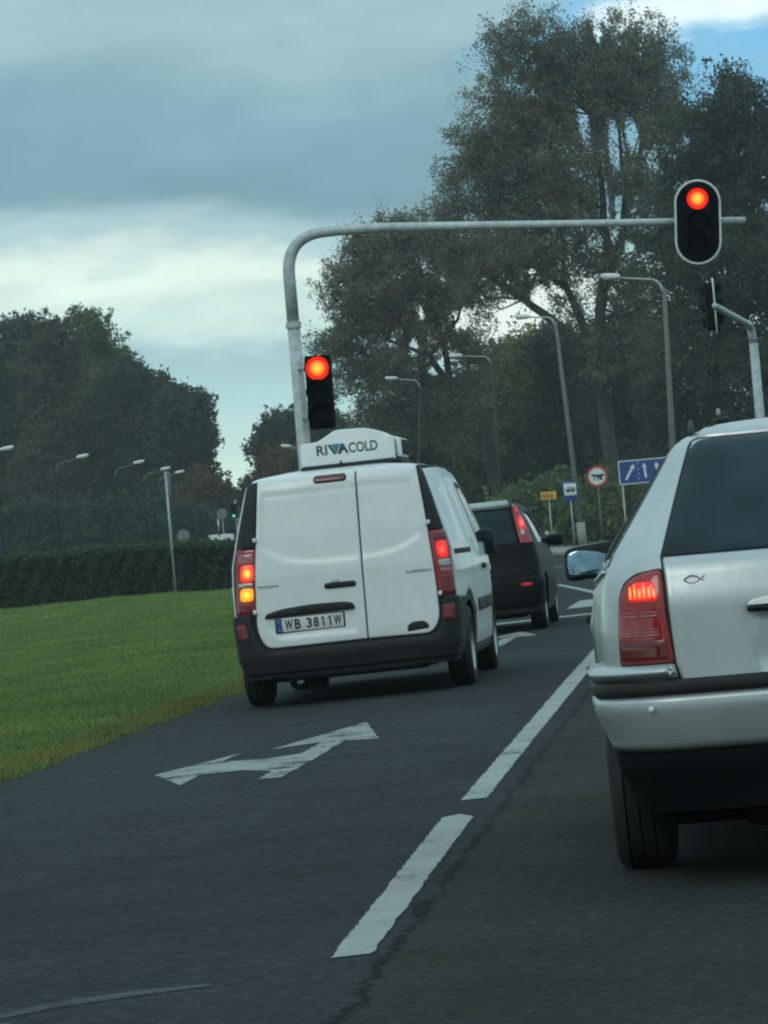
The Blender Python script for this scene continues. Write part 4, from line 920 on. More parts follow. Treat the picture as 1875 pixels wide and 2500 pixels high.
# ================================================================== dark hatchback ahead of the van
def make_hatch():
    root = empty('hatchback_car', (-2.99, 41.15, -.042), 'dark tall hatchback with tall red tail lights, waiting in front of the white van', 'car', rot=(0, R(-1.1), 0))
    w = Table([(0, .74), (.3, .80), (.6, .83), (.85, .815), (1.0, .785), (1.2, .715), (1.4, .622), (1.48, .575), (1.51, .53), (1.525, .46), (1.53, .38)], 2)
    yr = Table([(0, .10), (.3, .02), (.5, .0), (.68, .03), (.8, .08), (1.0, .11), (1.3, .20), (1.46, .27), (1.50, .34), (1.53, .55)], 2)
    yf = Table([(0, 3.9), (.3, 4.05), (.6, 4.05), (.85, 3.7), (.95, 3.3), (1.45, 2.4), (1.53, 1.9)], 3)
    rad = Table([(0, .22), (.8, .18), (1.2, .12), (1.5, .08)], 3)
    def taper(y): return .98+.07*smooth01((y+.4)/1.7) if y < 1.5 else 1.05-.11*smooth01((y-2.6)/1.4)
    B = Body(w, yr, rad, yf, taper, .03, rf=.4)
    zs = list(np.arange(.22, 1.42, .06))+[1.44, 1.46, 1.48, 1.495, 1.508, 1.518, 1.525, 1.53]
    AX, WR = .72, .30; FX = AX+2.6
    B.build('body', zs, [M['black_paint'], M['black_plastic'], M['under']], lambda c, n: 1 if c.z < .34 else 0, root, [(AX, WR, .36, .3), (FX, WR, .36, .3)], .02)
    rear = B.rear
    panel('rear_window', roundpoly([(-.60, 1.03), (.60, 1.03), (.515, 1.43), (-.515, 1.43)], .04), rear, M['glass'], root, .006, .02, .004, .06)
    panel('roof_spoiler', roundpoly([(-.53, 1.455), (.53, 1.455), (.50, 1.505), (-.50, 1.505)], .015), rear, M['steel'], root, .05, .07, .012, .05)  # pale steel colour stands in for the sky highlight on the spoiler
    panel('tailgate', roundpoly([(-.60, .64), (.60, .64), (.61, .85), (.605, 1.01), (-.605, 1.01), (-.61, .85)], .05), rear, M['black_paint'], root, .008, .02, .006, .06, lambda u, v: -.02*smooth01(min(.86-v, v-.70, .30-abs(u))/.02))
    box('number_plate', -.26, .26, .065, .08, .72, .83, M['plate_white'], root, .002)
    for sg in (-1, 1):
        q = lambda P: [(sg*a, b_) for a, b_ in P]
        lp = panel('tail_light', roundpoly(q([(.635, 1.02), (.80, 1.02), (.745, 1.20), (.640, 1.475), (.560, 1.475), (.590, 1.25)]), .02), rear, M['red_plastic'], root, .012, .03, .008, .03)
        panel('brake_lamp', roundpoly(q([(.632, 1.18), (.728, 1.18), (.690, 1.34), (.605, 1.34)]), .03), rear, M['lit_pale'], lp, .016, .01, .005, .02)
        panel('upper_lamp', roundpoly(q([(.590, 1.37), (.668, 1.37), (.640, 1.45), (.572, 1.45)]), .012), rear, M['lit_red_dim'], lp, .016, .01, .004, .02)
        panel('lens_strip', roundpoly(q([(.645, 1.12), (.690, 1.12), (.680, 1.185), (.645, 1.185)]), .01), rear, M['clear_lens'], lp, .016, .01, .004, .02)
        panel('rear_reflector', roundpoly(q([(.60, .525), (.72, .525), (.72, .565), (.60, .565)]), .012), rear, M['lit_red_dim'], root, .042, .02, .006, .03)  # emissive colour imitates the red glint of an unlit reflector
        S = B.side(sg); kw = dict(sgn=sg)
        panel('side_window', roundpoly([(.62, 1.02), (2.0, .98), (2.0, 1.40), (.70, 1.40)], .04), S, M['glass'], root, .004, .015, .003, .08, **kw)
        panel('side_window', roundpoly([(2.04, .98), (3.0, .96), (2.45, 1.38), (2.04, 1.40)], .04), S, M['glass'], root, .004, .015, .003, .08, **kw)
        superbox('mirror_housing', (sg*(B.wy(2.9, 1.0)+.09), 2.85, 1.02), (.10, .06, .07), M['black_paint'], root, .45, 10)
        wheel(root, sg, sg*.825, AX, WR, .19); wheel(root, sg, sg*.825, FX, WR, .19)
    panel('bumper', roundpoly([(-1.05, .30), (1.05, .30), (1.05, .62), (.62, .64), (-.62, .64), (-1.05, .62)], .04), rear, M['black_paint'], root, .035, .06, .02, .06)
    box('underfloor', -.62, .62, .1, 3.8, .17, .26, M['under'], root, .02)
    vs, fs = [], []
    for i in range(7):
        z = .98+.46*i/6
        for k in range(9): u = -1+2*k/8; vs.append((u*B.wy(2.8, z)*.84, B.yf(z)+.05-.12*u*u, z))
    for i in range(6):
        for k in range(8): a = i*9+k; fs.append((a, a+1, a+10, a+9))
    link('windscreen', mesh_from('windscreen', vs, fs), root, M['glass'])
make_hatch()
# ================================================================== signals, masts, lamps, signs
def signal(name, loc, rot, label, lit, lens_r=.135, step=.325, board=False, group=None, width=.36):
    root = empty(name, loc, label, 'traffic light', group, rot)
    h = 2*step+width
    prism('housing', roundpoly([(-width/2, -h/2), (width/2, -h/2), (width/2, h/2), (-width/2, h/2)], .04 if not board else .14), 0, .22, M['soot'], root, .012)
    if board:
        prism('backboard', stadium(0, 0, .62, 1.16), .03, .045, M['soot'], root, 0)
        P = [Vector((x, .036, z)) for x, z in stadium(0, 0, .615, 1.155, 20)]
        P = P+[P[0], P[1]]; vs, fs = tube_geo(P, .017, 8, False); link('white_rim', mesh_from('rim', vs, fs), root, M['sign_white'])
    for k, kind in enumerate(('red', 'amber', 'green')):
        zc = step*(1-k)
        m = M[lit] if (kind == 'red' and lit.startswith('lit_signal')) or (kind == 'green' and lit == 'lit_green') else M['asphalt_dark_lens']
        ln = lathe('lens', [(-.030, 0), (-.028, lens_r*.5), (-.018, lens_r*.85), (-.004, lens_r), (.01, lens_r)], m, root, 28, 'Y', (0, 0, zc))
        if m is not M['asphalt_dark_lens']: ln['label'] = 'lit %s lens' % kind
        vs, fs = [], []; nn = 18
        for i in range(nn+1):
            a = R(-20+220*i/nn)
            for (yy, rr) in ((.0, lens_r+.012), (-.17+.05*abs(math.cos(a)), lens_r+.012), (-.17+.05*abs(math.cos(a)), lens_r+.006), (0, lens_r+.006)): vs.append((rr*math.cos(a), yy, zc+rr*math.sin(a)))
        for i in range(nn):
            for j in range(4): a = i*4+j; b_ = i*4+(j+1) % 4; fs.append((a, b_, b_+4, a+4))
        link('visor', mesh_from('visor', vs, fs), root, M['soot'])
    return root
ms = empty('signal_mast', (-5.81, 50, -.1), 'grey curved steel mast rising behind the van and carrying an arm across the lanes', 'mast')
tube('pole', [(0, 0, 0), (0, 0, 2.2), (0, 0, 2.25), (0, 0, 4.45)], [.125, .115, .098, .090], M['grey_paint'], ms, 16)
lathe('pole_collar', [(-.03, .10), (-.03, .112), (.05, .112), (.05, .09)], M['grey_paint'], ms, 20, 'Z', (0, 0, 4.4))
arm = arc_pts([(0, 0, 4.45), (0, 0, 5.68), (1.15, 0, 5.685), (3.15, 0, 5.53), (6.44, 0, 5.28)], 1.12, 14)
nA = len(arm); tube('arm', arm, [.088-.036*(i/(nA-1)) for i in range(nA)], M['grey_paint'], ms, 16)
tube('end_cap', [(6.44, 0, 5.28), (6.46, 0, 5.279)], .048, M['steel'], ms, 12)
box('base_plate', -.22, .22, -.22, .22, 0, .03, M['steel'], ms, .005)
signal('traffic_light', (-.015, 49.80, 5.205), (0, R(3.8), 0), 'red traffic light on a black oval backboard with a pale rim, hanging from the arm', 'lit_signal', .148, .325, True)
s2 = signal('traffic_light', (-5.485, 49.62, 3.32), (0, R(.5), 0), 'red traffic light beside the mast pole, its foot hidden by the cooling unit', 'lit_signal', .165, .335, False, None, .36)
for zz in (.35, -.35): tube('bracket', [(-.30, .30, zz), (-.1, .14, zz)], .02, M['steel'], s2, 8)
m2 = empty('signal_mast', (.97, 80, -.05), 'pale curved steel mast rising behind the silver estate car', 'mast')
tube('pole', [(0, 0, 0), (0, 0, 4.9)], [.125, .095], M['grey_paint'], m2, 14)
ar2 = arc_pts([(0, 0, 4.9), (-.04, 0, 5.30), (-.75, -6.0, 5.42), (-.80, -6.5, 5.44)], .45, 8)
tube('arm', ar2, [.092-.03*i/(len(ar2)-1) for i in range(len(ar2))], M['grey_paint'], m2, 14)
signal('traffic_light', (.20, 75.2, 5.48), (0, 0, R(92)), 'black oval backboard seen edge on, the nearer of the pair left of the pale mast', 'none', .13, .325, True)
signal('traffic_light', (.02, 76.4, 5.50), (0, 0, R(-86)), 'traffic light seen edge on, farther left of the pair by the pale mast', 'none', .13, .325, True)

def street_lamp(name, base, top, head, label, group, r0=.11, r1=.065, m='concrete_pole', hs=1.0):
    root = empty(name, base, label, 'street lamp', group)
    b = Vector(base); tp, hd = Vector(top)-b, Vector(head)-b
    tube('pole', [(0, 0, -.2), tp*.5, tp], [r0, (r0+r1)/2, r1], M[m], root, 12)
    if r0 > .1: tube('pole_foot', [(0, 0, -.2), tp*.10], [r0*1.45, r0*1.30], M['concrete'], root, 12)
    d = hd-tp; e = hd-d*.16
    P = arc_pts([tp-Vector((0, 0, .3)), tp+Vector((d.x*.10, d.y*.1, d.z*.42+.06)), e], .6, 6)
    tube('bracket', P, [r1*.9-(r1*.4)*i/(len(P)-1) for i in range(len(P))], M['steel'], root, 10)
    ang = math.atan2(d.z*.5, abs(d.x)); sg = 1 if d.x > 0 else -1
    hd_o = superbox('lamp_head', hd, (.42*hs, .16*hs, .11*hs), M['lamp_white'], root, .55, 10, lambda v: Vector((v.x, v.y, v.z+sg*v.x*ang*.6)))
    superbox('diffuser', hd+Vector((sg*.06, 0, -.09*hs)), (.27*hs, .12*hs, .07*hs), M['clear_lens'], hd_o, .7, 8)
    return root
street_lamp('street_lamp', (-2.05, 150, .1), (-1.70, 150, 10.75), (-3.90, 150, 11.45), 'tallest street lamp, its white head just left of and below the oval traffic light', 'street lamps along the right side', .17, .085)
street_lamp('street_lamp', (-7.42, 185, .1), (-7.85, 185, 11.75), (-9.55, 185, 12.2), 'tall leaning street lamp behind the bus stop sign', 'street lamps along the right side', .17, .08)
street_lamp('street_lamp', (-13.4, 215, .1), (-13.17, 215, 11.5), (-15.3, 215, 12.0), 'street lamp standing before the green trees behind the dark hatchback', 'street lamps along the right side', .13, .07, 'bark')
street_lamp('street_lamp', (-19.7, 226, .1), (-18.5, 226, 10.9), (-20.3, 226, 11.5), 'street lamp half hidden in leaves above the right end of the van roof', 'street lamps along the right side', .12, .07, 'bark')
LL = [((-42.23, 210, 8.7), 'nearest of the lamps over the hedge, its white head at the left edge'), ((-41.67, 232, 8.52), 'second lamp from the left over the hedge, white head pointing right'),
      ((-42.21, 258, 8.54), 'third lamp from the left over the hedge, white head pointing right'), ((-44.52, 285, 8.6), 'small far street lamp just left of the thin double pole top'), ((-45.66, 300, 8.6), 'farthest small street lamp, just right of the thin double pole top')]
for (h, lab) in LL:
    street_lamp('street_lamp', (h[0]-2.0, h[1], 0), (h[0]-1.9, h[1], h[2]-.75), h, lab, 'street lamps over the hedge', .05, .03, 'under', 1.0)
street_lamp('street_lamp', (-31.2, 270, 0), (-31.2, 270, 8.3), (-32.74, 270, 9.1), 'small street lamp with a white head beside the orange tree left of the cooling unit', 'street lamps over the hedge', .09, .05, 'grey_paint', 1.0)

def sign_post(name, base, h, label, cat='road sign', r=.035, m='steel', rot=(0, 0, 0)):
    root = empty(name, base, label, cat, None, rot); tube('post', [(0, 0, -.25), (0, 0, h)], r, M[m], root, 8); return root
# bus stop
s = sign_post('bus_stop_sign', (-7.70, 181, .02), 2.6, 'blue and white bus stop sign on a pale post beside the leaning lamp')
box('panel', -.36, .36, -.05, -.03, 2.40, 3.38, M['sign_blue'], s, .004)
box('white_field', -.29, .33, -.056, -.05, 2.66, 3.26, M['sign_white'], s, .001)
bus = prism('pictogram', roundpoly([(-.20, 2.86), (.26, 2.86), (.26, 3.02), (.18, 3.07), (-.14, 3.07), (-.20, 3.0)], .02), -.062, -.056, M['ink'], s, 0)
for xx in (-.09, .15): prism('bus_wheel', disc_poly(xx, 2.85, .045, n=12), -.061, -.056, M['ink'], s, 0)
for xx in (-.13, .0, .13): box('bus_pane', xx-.04, xx+.05, -.0645, -.062, 2.96, 3.03, M['sign_white'], bus)
# yellow line board
s = sign_post('yellow_board', (-8.80, 181, .02), 2.55, 'small yellow board with dark red figures left of the bus stop sign')
box('panel', -.40, .40, -.05, -.03, 2.54, 2.94, M['sign_yellow'], s, .004)
for xx, wd in ((-.22, .10), (-.04, .11), (.16, .10)):
    box('figure', xx-wd/2, xx+wd/2, -.056, -.05, 2.63, 2.85, M['sign_red'], s, .001)
# litter bin
s = empty('litter_bin', (-8.82, 180.6, .02), 'grey litter bin at the foot of the yellow board', 'bin'); prism('bin_body', roundpoly([(-.24, .38), (.24, .38), (.30, .95), (-.30, .95)], .05), -.22, .22, M['concrete_pole'], s, .02)
tube('bin_post', [(0, 0, 0), (0, 0, .4)], .04, M['steel'], s, 8); box('bin_notice', -.27, -.13, -.235, -.222, .80, .94, M['sign_white'], s, .002)
# round prohibition sign: horse and cart
s = sign_post('no_cart_sign', (-5.95, 172, .02), 3.4, 'round red-rimmed sign with a black horse and cart left of the blue board', m='concrete_pole')
prism('red_ring', disc_poly(0, 3.38, .52, n=32), -.05, -.03, M['sign_red'], s, 0)
prism('white_field', disc_poly(0, 3.38, .40, n=32), -.056, -.05, M['sign_white'], s, 0)
prism('pictogram', [(-.30, 3.50), (-.24, 3.40), (-.05, 3.37), (.0, 3.30), (.18, 3.30), (.24, 3.36), (.34, 3.36), (.36, 3.43), (.26, 3.50), (.14, 3.46), (-.10, 3.47), (-.24, 3.52)], -.061, -.056, M['ink'], s, 0)
prism('pictogram', [(-.16, 3.38), (-.10, 3.38), (-.14, 3.18), (-.20, 3.18)], -.061, -.056, M['ink'], s, 0)
prism('pictogram', [(.02, 3.32), (.07, 3.32), (.05, 3.16), (.0, 3.16)], -.061, -.056, M['ink'], s, 0)
prism('cart_wheel', disc_poly(.18, 3.26, .075, n=16), -.0615, -.056, M['ink'], s, 0)
# blue lane board
s = sign_post('lane_board', (-4.74, 171, .02), 2.9, 'wide blue lane board with white arrows partly behind the silver estate car', r=.045)
tube('post', [(1.9, 0, -.25), (1.9, 0, 2.9)], .045, M['steel'], s, 8)
prism('white_border', roundpoly([(-.13, 2.85), (2.35, 2.85), (2.35, 4.0), (-.13, 4.0)], .08), -.07, -.045, M['sign_white'], s, 0)
prism('blue_face', roundpoly([(-.08, 2.90), (2.30, 2.90), (2.30, 3.95), (-.08, 3.95)], .06), -.076, -.07, M['sign_blue'], s, 0)
def arrow_poly(x0, z0, x1, z1, w=.055, hw=.13, hl=.22):
    a, b_ = Vector((x0, z0)), Vector((x1, z1)); d = (b_-a).normalized(); n_ = Vector((-d.y, d.x)); c = b_-d*hl
    return [tuple(p) for p in (a-n_*w, c-n_*w, c-n_*hw, b_, c+n_*hw, c+n_*w, a+n_*w)]
prism('arrow', arrow_poly(.20, 3.08, .64, 3.80), -.082, -.076, M['sign_white'], s, 0)
prism('arrow', arrow_poly(1.16, 3.10, 1.10, 3.82), -.082, -.076, M['sign_white'], s, 0)
prism('arrow', arrow_poly(1.75, 3.10, 1.69, 3.82), -.082, -.076, M['sign_white'], s, 0)
for zz in (3.02, 3.26, 3.50, 3.78): box('lane_mark', .80, .83, -.081, -.076, zz, zz+.10, M['sign_white'], s)
# thin pole by the hedge with an edge-on board
s = sign_post('sign_pole', (-18.85, 120.6, -.05), 4.25, 'thin steel pole in front of the hedge, a board edge on at its top', r=.042)
o = box('board', 0, .80, -.012, .012, 3.45, 4.25, M['sign_grey'], s, .004); o.rotation_euler = (0, 0, R(89))
# backs of round signs
for (x, y_, z_, r_, lab) in ((-34.5, 226, 2.66, .40, 'grey back of a round sign peeping over the hedge right of the thin pole'), (-31.9, 226, 3.85, .34, 'grey back of a small round sign by the distant green traffic light')):
    s = sign_post('round_sign', (x, y_, 0), z_, lab, r=.03); prism('panel', disc_poly(0, z_, r_, n=24), -.04, -.02, M['sign_grey'], s, 0)
s = sign_post('blue_sign', (-30.98, 150, 0), 2.4, 'blue sign over the hedge cut by the left edge of the picture'); box('panel', -.20, .20, -.05, -.03, 2.26, 2.66, M['sign_blue'], s, .004)
# distant green light
s = signal('traffic_light', (-27.57, 200, 3.62), (0, 0, 0), 'distant green traffic light between the trees left of the van', 'lit_green', .11, .26, False, None, .34)
tube('pole', [(.10, .25, -3.4), (.10, .25, .6)], .06, M['steel'], s, 8)
box('signal_box', .08, .36, .0, .25, -.72, -.40, M['sign_grey'], s, .02)
s = sign_post('marker_post', (-29.2, 205, 0), 3.3, 'thin red and pale post left of the distant green light', 'post', .05, 'grey_paint'); tube('red_band', [(0, 0, 2.3), (0, 0, 2.9)], .055, M['reflector'], s, 8)
# white truck beyond the hedge
tr = empty('box_truck', (-39.6, 277, 0), 'white box truck far off, only its top showing over the hedge', 'truck'); tr.scale = (.74, .74, .76)
box('cargo_box', -1.0, 1.0, 0, 5.5, 1.0, 3.75, M['white'], tr, .05)
for xx in (-.5, .5): box('cargo_door', xx-.47, xx+.47, -.03, 0, 1.05, 3.68, M['white_plastic'], tr, .01)
box('chassis', -.9, .9, .1, 7.2, .6, 1.0, M['under'], tr, .03); box('cab', -.95, .95, 5.7, 7.4, .7, 2.6, M['white'], tr, .2)
for sx in (-1, 1):
    for yy_ in (1.2, 6.4): wheel(tr, sx, sx*.98, yy_, .48, .28)

# ================================================================== trees, shrubs, hedge
def leaf_cloud(blobs, n, size, rg, depth=1.0, gaps=(), spread=.42, shell=.55, clump=26, sag=0, per=9):
    """leaves sit in twig clumps, twig clumps in leafy masses, masses over the crown"""
    vol = np.array([b[2]*b[3]*(b[2]+b[3])/2 for b in blobs])**.8; share = vol/vol.sum(); C = []
    for (b, s_) in zip(blobs, share):
        k = max(4, int(n*s_/clump/per)); d = rg.normal(size=(k, 3)); d /= np.linalg.norm(d, axis=1)[:, None]
        r = shell+(1.0-shell)*rg.random(k)**.6; yo = rg.uniform(-.5, .5)*depth*(b[2]+b[3])*.6
        C.append(np.stack([b[0]+d[:, 0]*r*b[2], yo+d[:, 1]*r*(b[2]+b[3])/2*depth, b[1]+d[:, 2]*r*b[3]], 1))
    C = np.concatenate(C); ns = len(C); tm_ = rg.random(ns)*.45+.2; gsoft = .35+rg.random(ns)*1.25; big_ = spread*(.6+.8*rg.random(ns))
    sid = np.repeat(np.arange(ns), per); T = C[sid]+rg.normal(size=(ns*per, 3))*big_[sid][:, None]*np.array([1, 1, .75]); nt_ = len(T)
    cid = np.repeat(np.arange(nt_), clump); sg = spread*.42*(.5+.9*rg.random(nt_)); m_ = len(cid)
    P = T[cid]+rg.normal(size=(m_, 3))*sg[cid][:, None]; P[:, 2] -= sag*rg.random(m_)
    keep = np.ones(m_, bool)
    for (gx, gz, rx, rz_) in gaps:
        q = ((P[:, 0]-gx)/rx)**2+((P[:, 2]-gz)/rz_)**2; keep &= (q > gsoft[sid[cid]]) | (rg.random(m_) < .06)
    keep &= P[:, 2] > .15
    P = P[keep]; cid = cid[keep]; m_ = len(P)
    a = rg.normal(size=(m_, 3)); a /= np.linalg.norm(a, axis=1)[:, None]; b_ = rg.normal(size=(m_, 3)); b_ -= (a*b_).sum(1)[:, None]*a; b_ /= np.linalg.norm(b_, axis=1)[:, None]
    s_ = size*(.5+rg.random(m_)*.9); L = a*s_[:, None]; Wd = b_*(s_*.42)[:, None]
    V = np.empty((m_, 4, 3)); V[:, 0] = P-L; V[:, 1] = P+Wd-L*.1; V[:, 2] = P+L; V[:, 3] = P-Wd-L*.1
    tint = tm_[sid[cid]]+(rg.random(nt_)[cid]-.5)*.25+(rg.random(m_)-.5)*.3
    return V, np.repeat(np.clip(tint, 0, 1), 4)
def make_tree(name, x, y, blobs, m, label, n, size, seed, cat='tree', group=None, limbs=None, gaps=(), spread=.42, depth=1.0, shell=.55, twigs=True, clump=26, tr=.26, sag=0, per=9):
    rg = np.random.default_rng(seed); root = empty(name, (x, y, 0), label, cat, group)
    vs, fs = [], []
    top = max(b[1] for b in blobs); xm = sum(b[0] for b in blobs)/len(blobs)
    if limbs is None:
        limbs = [([(0, -.2), (xm*.3, top*.35), (xm*.7, top*.7), (xm, top*.95)], tr, tr*.3)]
    nodes = []
    for (pts, r0, r1) in limbs:
        P = [Vector((p[0], 0, p[1])) for p in pts]
        for i in range(1, len(P)): P[i].y = rg.uniform(-.8, .8)*(1 if len(pts) > 2 else .3) if i < len(P) else 0
        if len(nodes):   # start on the nearest existing node
            j = min(nodes, key=lambda q: (q-P[0]).length); P[0] = j.copy() if (j-P[0]).length < 2.5 else P[0]
        if P[0].z > 0 and not nodes: P.insert(0, Vector((P[0].x, 0, -.3)))
        Q = []
        for i in range(len(P)-1):
            for k in range(3): Q.append(P[i].lerp(P[i+1], k/3)+Vector((rg.normal(), rg.normal(), 0))*(.0 if k == 0 else r0*.22))
        Q.append(P[-1]); rr = [r0+(r1-r0)*i/(len(Q)-1) for i in range(len(Q))]
        tube_geo(Q, rr, 8, True, vs, fs); nodes += Q[2:]
    if twigs:
        for b in blobs:
            c = Vector((b[0], 0, b[1])); j = min(nodes, key=lambda q: (q-c).length+max(0, q.z-c.z)*2)
            for _ in range(4):
                e = c+Vector((rg.normal()*b[2]*.55, rg.normal()*b[2]*.5, rg.normal()*b[3]*.45+b[3]*.2)); mid = j.lerp(e, .5)+Vector((rg.normal()*.3, rg.normal()*.3, rg.normal()*.3))
                tube_geo([j, mid, e], [.075, .05, .02], 5, False, vs, fs)
    link('trunk', mesh_from('trunk', vs, fs), root, M['bark'])
    V, tint = leaf_cloud(blobs, n, size, rg, depth, gaps, spread, shell, clump, sag, per)
    quads('crown', V, tint, m, root); return root
TREE_BIG = dict(x=-6.83, y=222,
 blobs=[(-2.54, 30.83, 3.17, 2.16),(0.04, 30.57, 3.17, 2.02),(3.79, 30.48, 3.17, 2.16),(5.66, 28.85, 2.02, 2.16),(-3.6, 28.61, 3.17, 2.6),(0.37, 27.64, 3.75, 2.6),(4.32, 26.67, 2.88, 2.6),(-4.74, 25.53, 3.17, 2.6),(-1.08, 24.31, 3.17, 2.74),(3.21, 23.89, 2.31, 2.31),(5.29, 24.55, 1.73, 2.02),(-6.41, 23.09, 2.6, 2.31),(-3.37, 21.34, 3.17, 2.6),(-7.45, 21.15, 2.31, 1.73),(0.02, 20.44, 2.31, 2.02),(3.74, 20.08, 2.6, 2.31),(-5.64, 18.66, 2.6, 1.73),(-2.81, 17.81, 2.6, 1.73),(4.06, 17.16, 2.31, 2.31),(1.36, 15.97, 2.02, 2.02),(-1.04, 18.22, 1.73, 1.44),(-8.95, 20.72, 1.73, 1.15),(-1.71, 13.94, 0.87, 1.15),(0.12, 11.75, 1.44, 1.73),(-4.6, 23.2, 2.6, 2.4),(1.4, 29.4, 3.0, 2.2),(-2.0, 26.2, 2.8, 2.4),(2.2, 22.2, 2.4, 2.2),(0.8, 18.2, 2.2, 2.2),(-4.0, 19.6, 2.2, 2.0),(3.9, 14.6, 2.0, 2.0),(-7.6, 18.9, 1.8, 1.4),(2.9, 11.5, 1.8, 2.0),(-1.6, 22.2, 2.2, 2.2),(-4.2, 17.2, 2.2, 1.6),(-6.6, 17.0, 1.8, 1.5),(-2.2, 15.9, 1.6, 1.2),(2.4, 28.0, 2.6, 2.2),(-6.2, 25.0, 1.6, 1.8),(-5.6, 16.3, 1.5, 1.1),(-2.6, 17.0, 1.4, 1.2),(-7.4, 15.6, 1.3, 1.0)],
 limbs=[([(0.14, 0.47),(0.15, 4.8),(-0.04, 8.29),(-0.3, 10.92)], 0.50, 0.42),([(-0.3, 10.92),(-1.25, 12.6),(-2.86, 14.05),(-4.47, 15.5),(-6.37, 16.99),(-8.25, 18.76)], 0.38, 0.12),([(-0.3, 10.92),(-0.93, 13.58),(-1.76, 15.97),(-3.43, 17.43),(-4.76, 18.72)], 0.34, 0.1),([(-0.3, 10.92),(0.42, 15.19),(1.07, 18.6),(1.03, 22.08),(0.69, 26.45)], 0.4, 0.12),([(0.42, 15.19),(2.07, 19.08),(3.2, 22.15),(3.91, 25.27)], 0.3, 0.1),([(1.07, 18.6),(-0.45, 21.64),(-1.95, 24.39)], 0.2, 0.08),([(-4.47, 15.5),(-5.35, 18.63),(-5.99, 21.3)], 0.16, 0.06),([(2.07, 19.08),(2.46, 21.94),(2.41, 26.28)], 0.2, 0.08),([(-1.76, 15.97),(-1.8, 19.45),(-2.94, 23.04)], 0.16, 0.06)],
 gaps=[(0.24, 26.2, 0.4, 1.73),(1.58, 31.57, 0.29, 0.63),(2.09, 24.29, 0.46, 2.02),(1.07, 20.91, 0.35, 2.02),(3.17, 25.05, 0.4, 1.15),(4.6, 23.32, 0.87, 0.72),(2.04, 20.39, 0.4, 1.15),(-3.45, 15.3, 0.5, 1.0),(-2.1, 16.01, 0.58, 0.46),(-5.38, 14.7, 1.1, 0.6),(2.4, 17.9, 0.35, 0.69),(-3.75, 17.03, 0.3, 0.3)])
TREE_LEFT = dict(x=-14.04, y=232,
 blobs=[(-7.45, 20.25, 1.81, 1.51),(-5.27, 20.65, 2.11, 1.51),(-3.16, 20.45, 2.11, 1.51),(-1.45, 19.07, 1.81, 1.51),(-8.82, 18.55, 1.81, 1.66),(-6.12, 18.0, 2.41, 1.81),(-3.78, 16.86, 2.11, 1.81),(-9.03, 16.14, 1.66, 1.66),(-6.35, 15.28, 2.11, 1.81),(-3.69, 14.43, 1.81, 1.66),(-10.4, 14.44, 1.36, 1.36),(-8.11, 12.71, 1.96, 1.66),(-5.66, 12.79, 1.81, 1.51),(-1.66, 16.67, 1.51, 1.36),(-9.45, 11.31, 1.21, 0.9),(-6.45, 10.73, 1.66, 1.21),(-4.28, 11.14, 1.21, 1.21),(-8.68, 9.72, 1.51, 0.66),(-7.0, 8.9, 1.5, 1.0),(-4.6, 9.1, 1.7, 1.2),(-2.4, 10.2, 1.6, 1.5),(-1.2, 12.8, 1.5, 1.5),(-2.0, 8.0, 1.8, 1.6)],
 limbs=[([(0, 1.05),(-1.07, 6.15),(-2.05, 8.81),(-3.1, 10.73),(-4.12, 12.95),(-5.42, 15.5),(-6.7, 18.35)], 0.45, 0.1),([(-3.1, 10.73),(-3.14, 13.77),(-3.78, 16.86),(-4.42, 19.96)], 0.25, 0.08),([(-2.05, 8.81),(-4.36, 10.24),(-6.37, 11.64),(-8.06, 13.31)], 0.2, 0.07),([(-4.12, 12.95),(-2.1, 15.19),(-1.31, 17.24)], 0.15, 0.06),([(-4.12, 12.95),(-6.46, 14.08),(-8.48, 15.48)], 0.14, 0.05)],
 gaps=[(-1.8, 15.16, 0.78, 0.78),(-5.13, 13.65, 0.42, 0.72),(-4.49, 15.72, 0.36, 0.6),(-9.84, 10.43, 0.66, 0.6),(-3.27, 12.26, 0.48, 0.48),(-6.46, 14.08, 0.36, 0.36),(-10.9, 15.7, 0.6, 0.42),(-3.9, 12.02, 0.42, 0.36)])
TREE_RIGHT = dict(x=-0.31, y=205,
 blobs=[(2.21, 24.3, 1.86, 1.86),(3.73, 23.62, 1.86, 1.86),(0.44, 22.34, 1.86, 1.86),(2.5, 21.61, 2.66, 2.4),(4.31, 21.16, 1.6, 2.13),(0.19, 19.43, 2.4, 2.4),(2.74, 18.39, 2.66, 2.4),(-0.62, 16.31, 2.13, 2.4),(2.18, 14.98, 2.93, 2.66),(-0.42, 12.56, 2.4, 2.66),(2.38, 11.24, 2.66, 2.66),(-1.22, 9.44, 2.4, 2.4),(1.55, 7.85, 2.93, 2.66),(-1.0, 5.96, 2.66, 2.4),(2.04, 4.35, 2.4, 2.66),(5.02, 14.18, 2.4, 3.2),(4.44, 7.59, 2.4, 3.2),(5.48, 19.46, 1.86, 2.66)],
 limbs=[([(0, -0.79),(0.38, 6.63),(0.82, 14.58),(1.97, 21.66)], 0.5, 0.12),([(0.72, 11.92),(2.58, 16.54),(3.91, 19.61)], 0.25, 0.08),([(0.58, 10.34),(-0.24, 14.68),(-0.46, 18.16)], 0.25, 0.08)],
 gaps=[(4.26, 19.97, 0.24, 0.27),(4.21, 18.51, 0.24, 0.21),(-0.06, 22.66, 0.27, 0.43),(3.02, 21.56, 0.24, 0.24)])
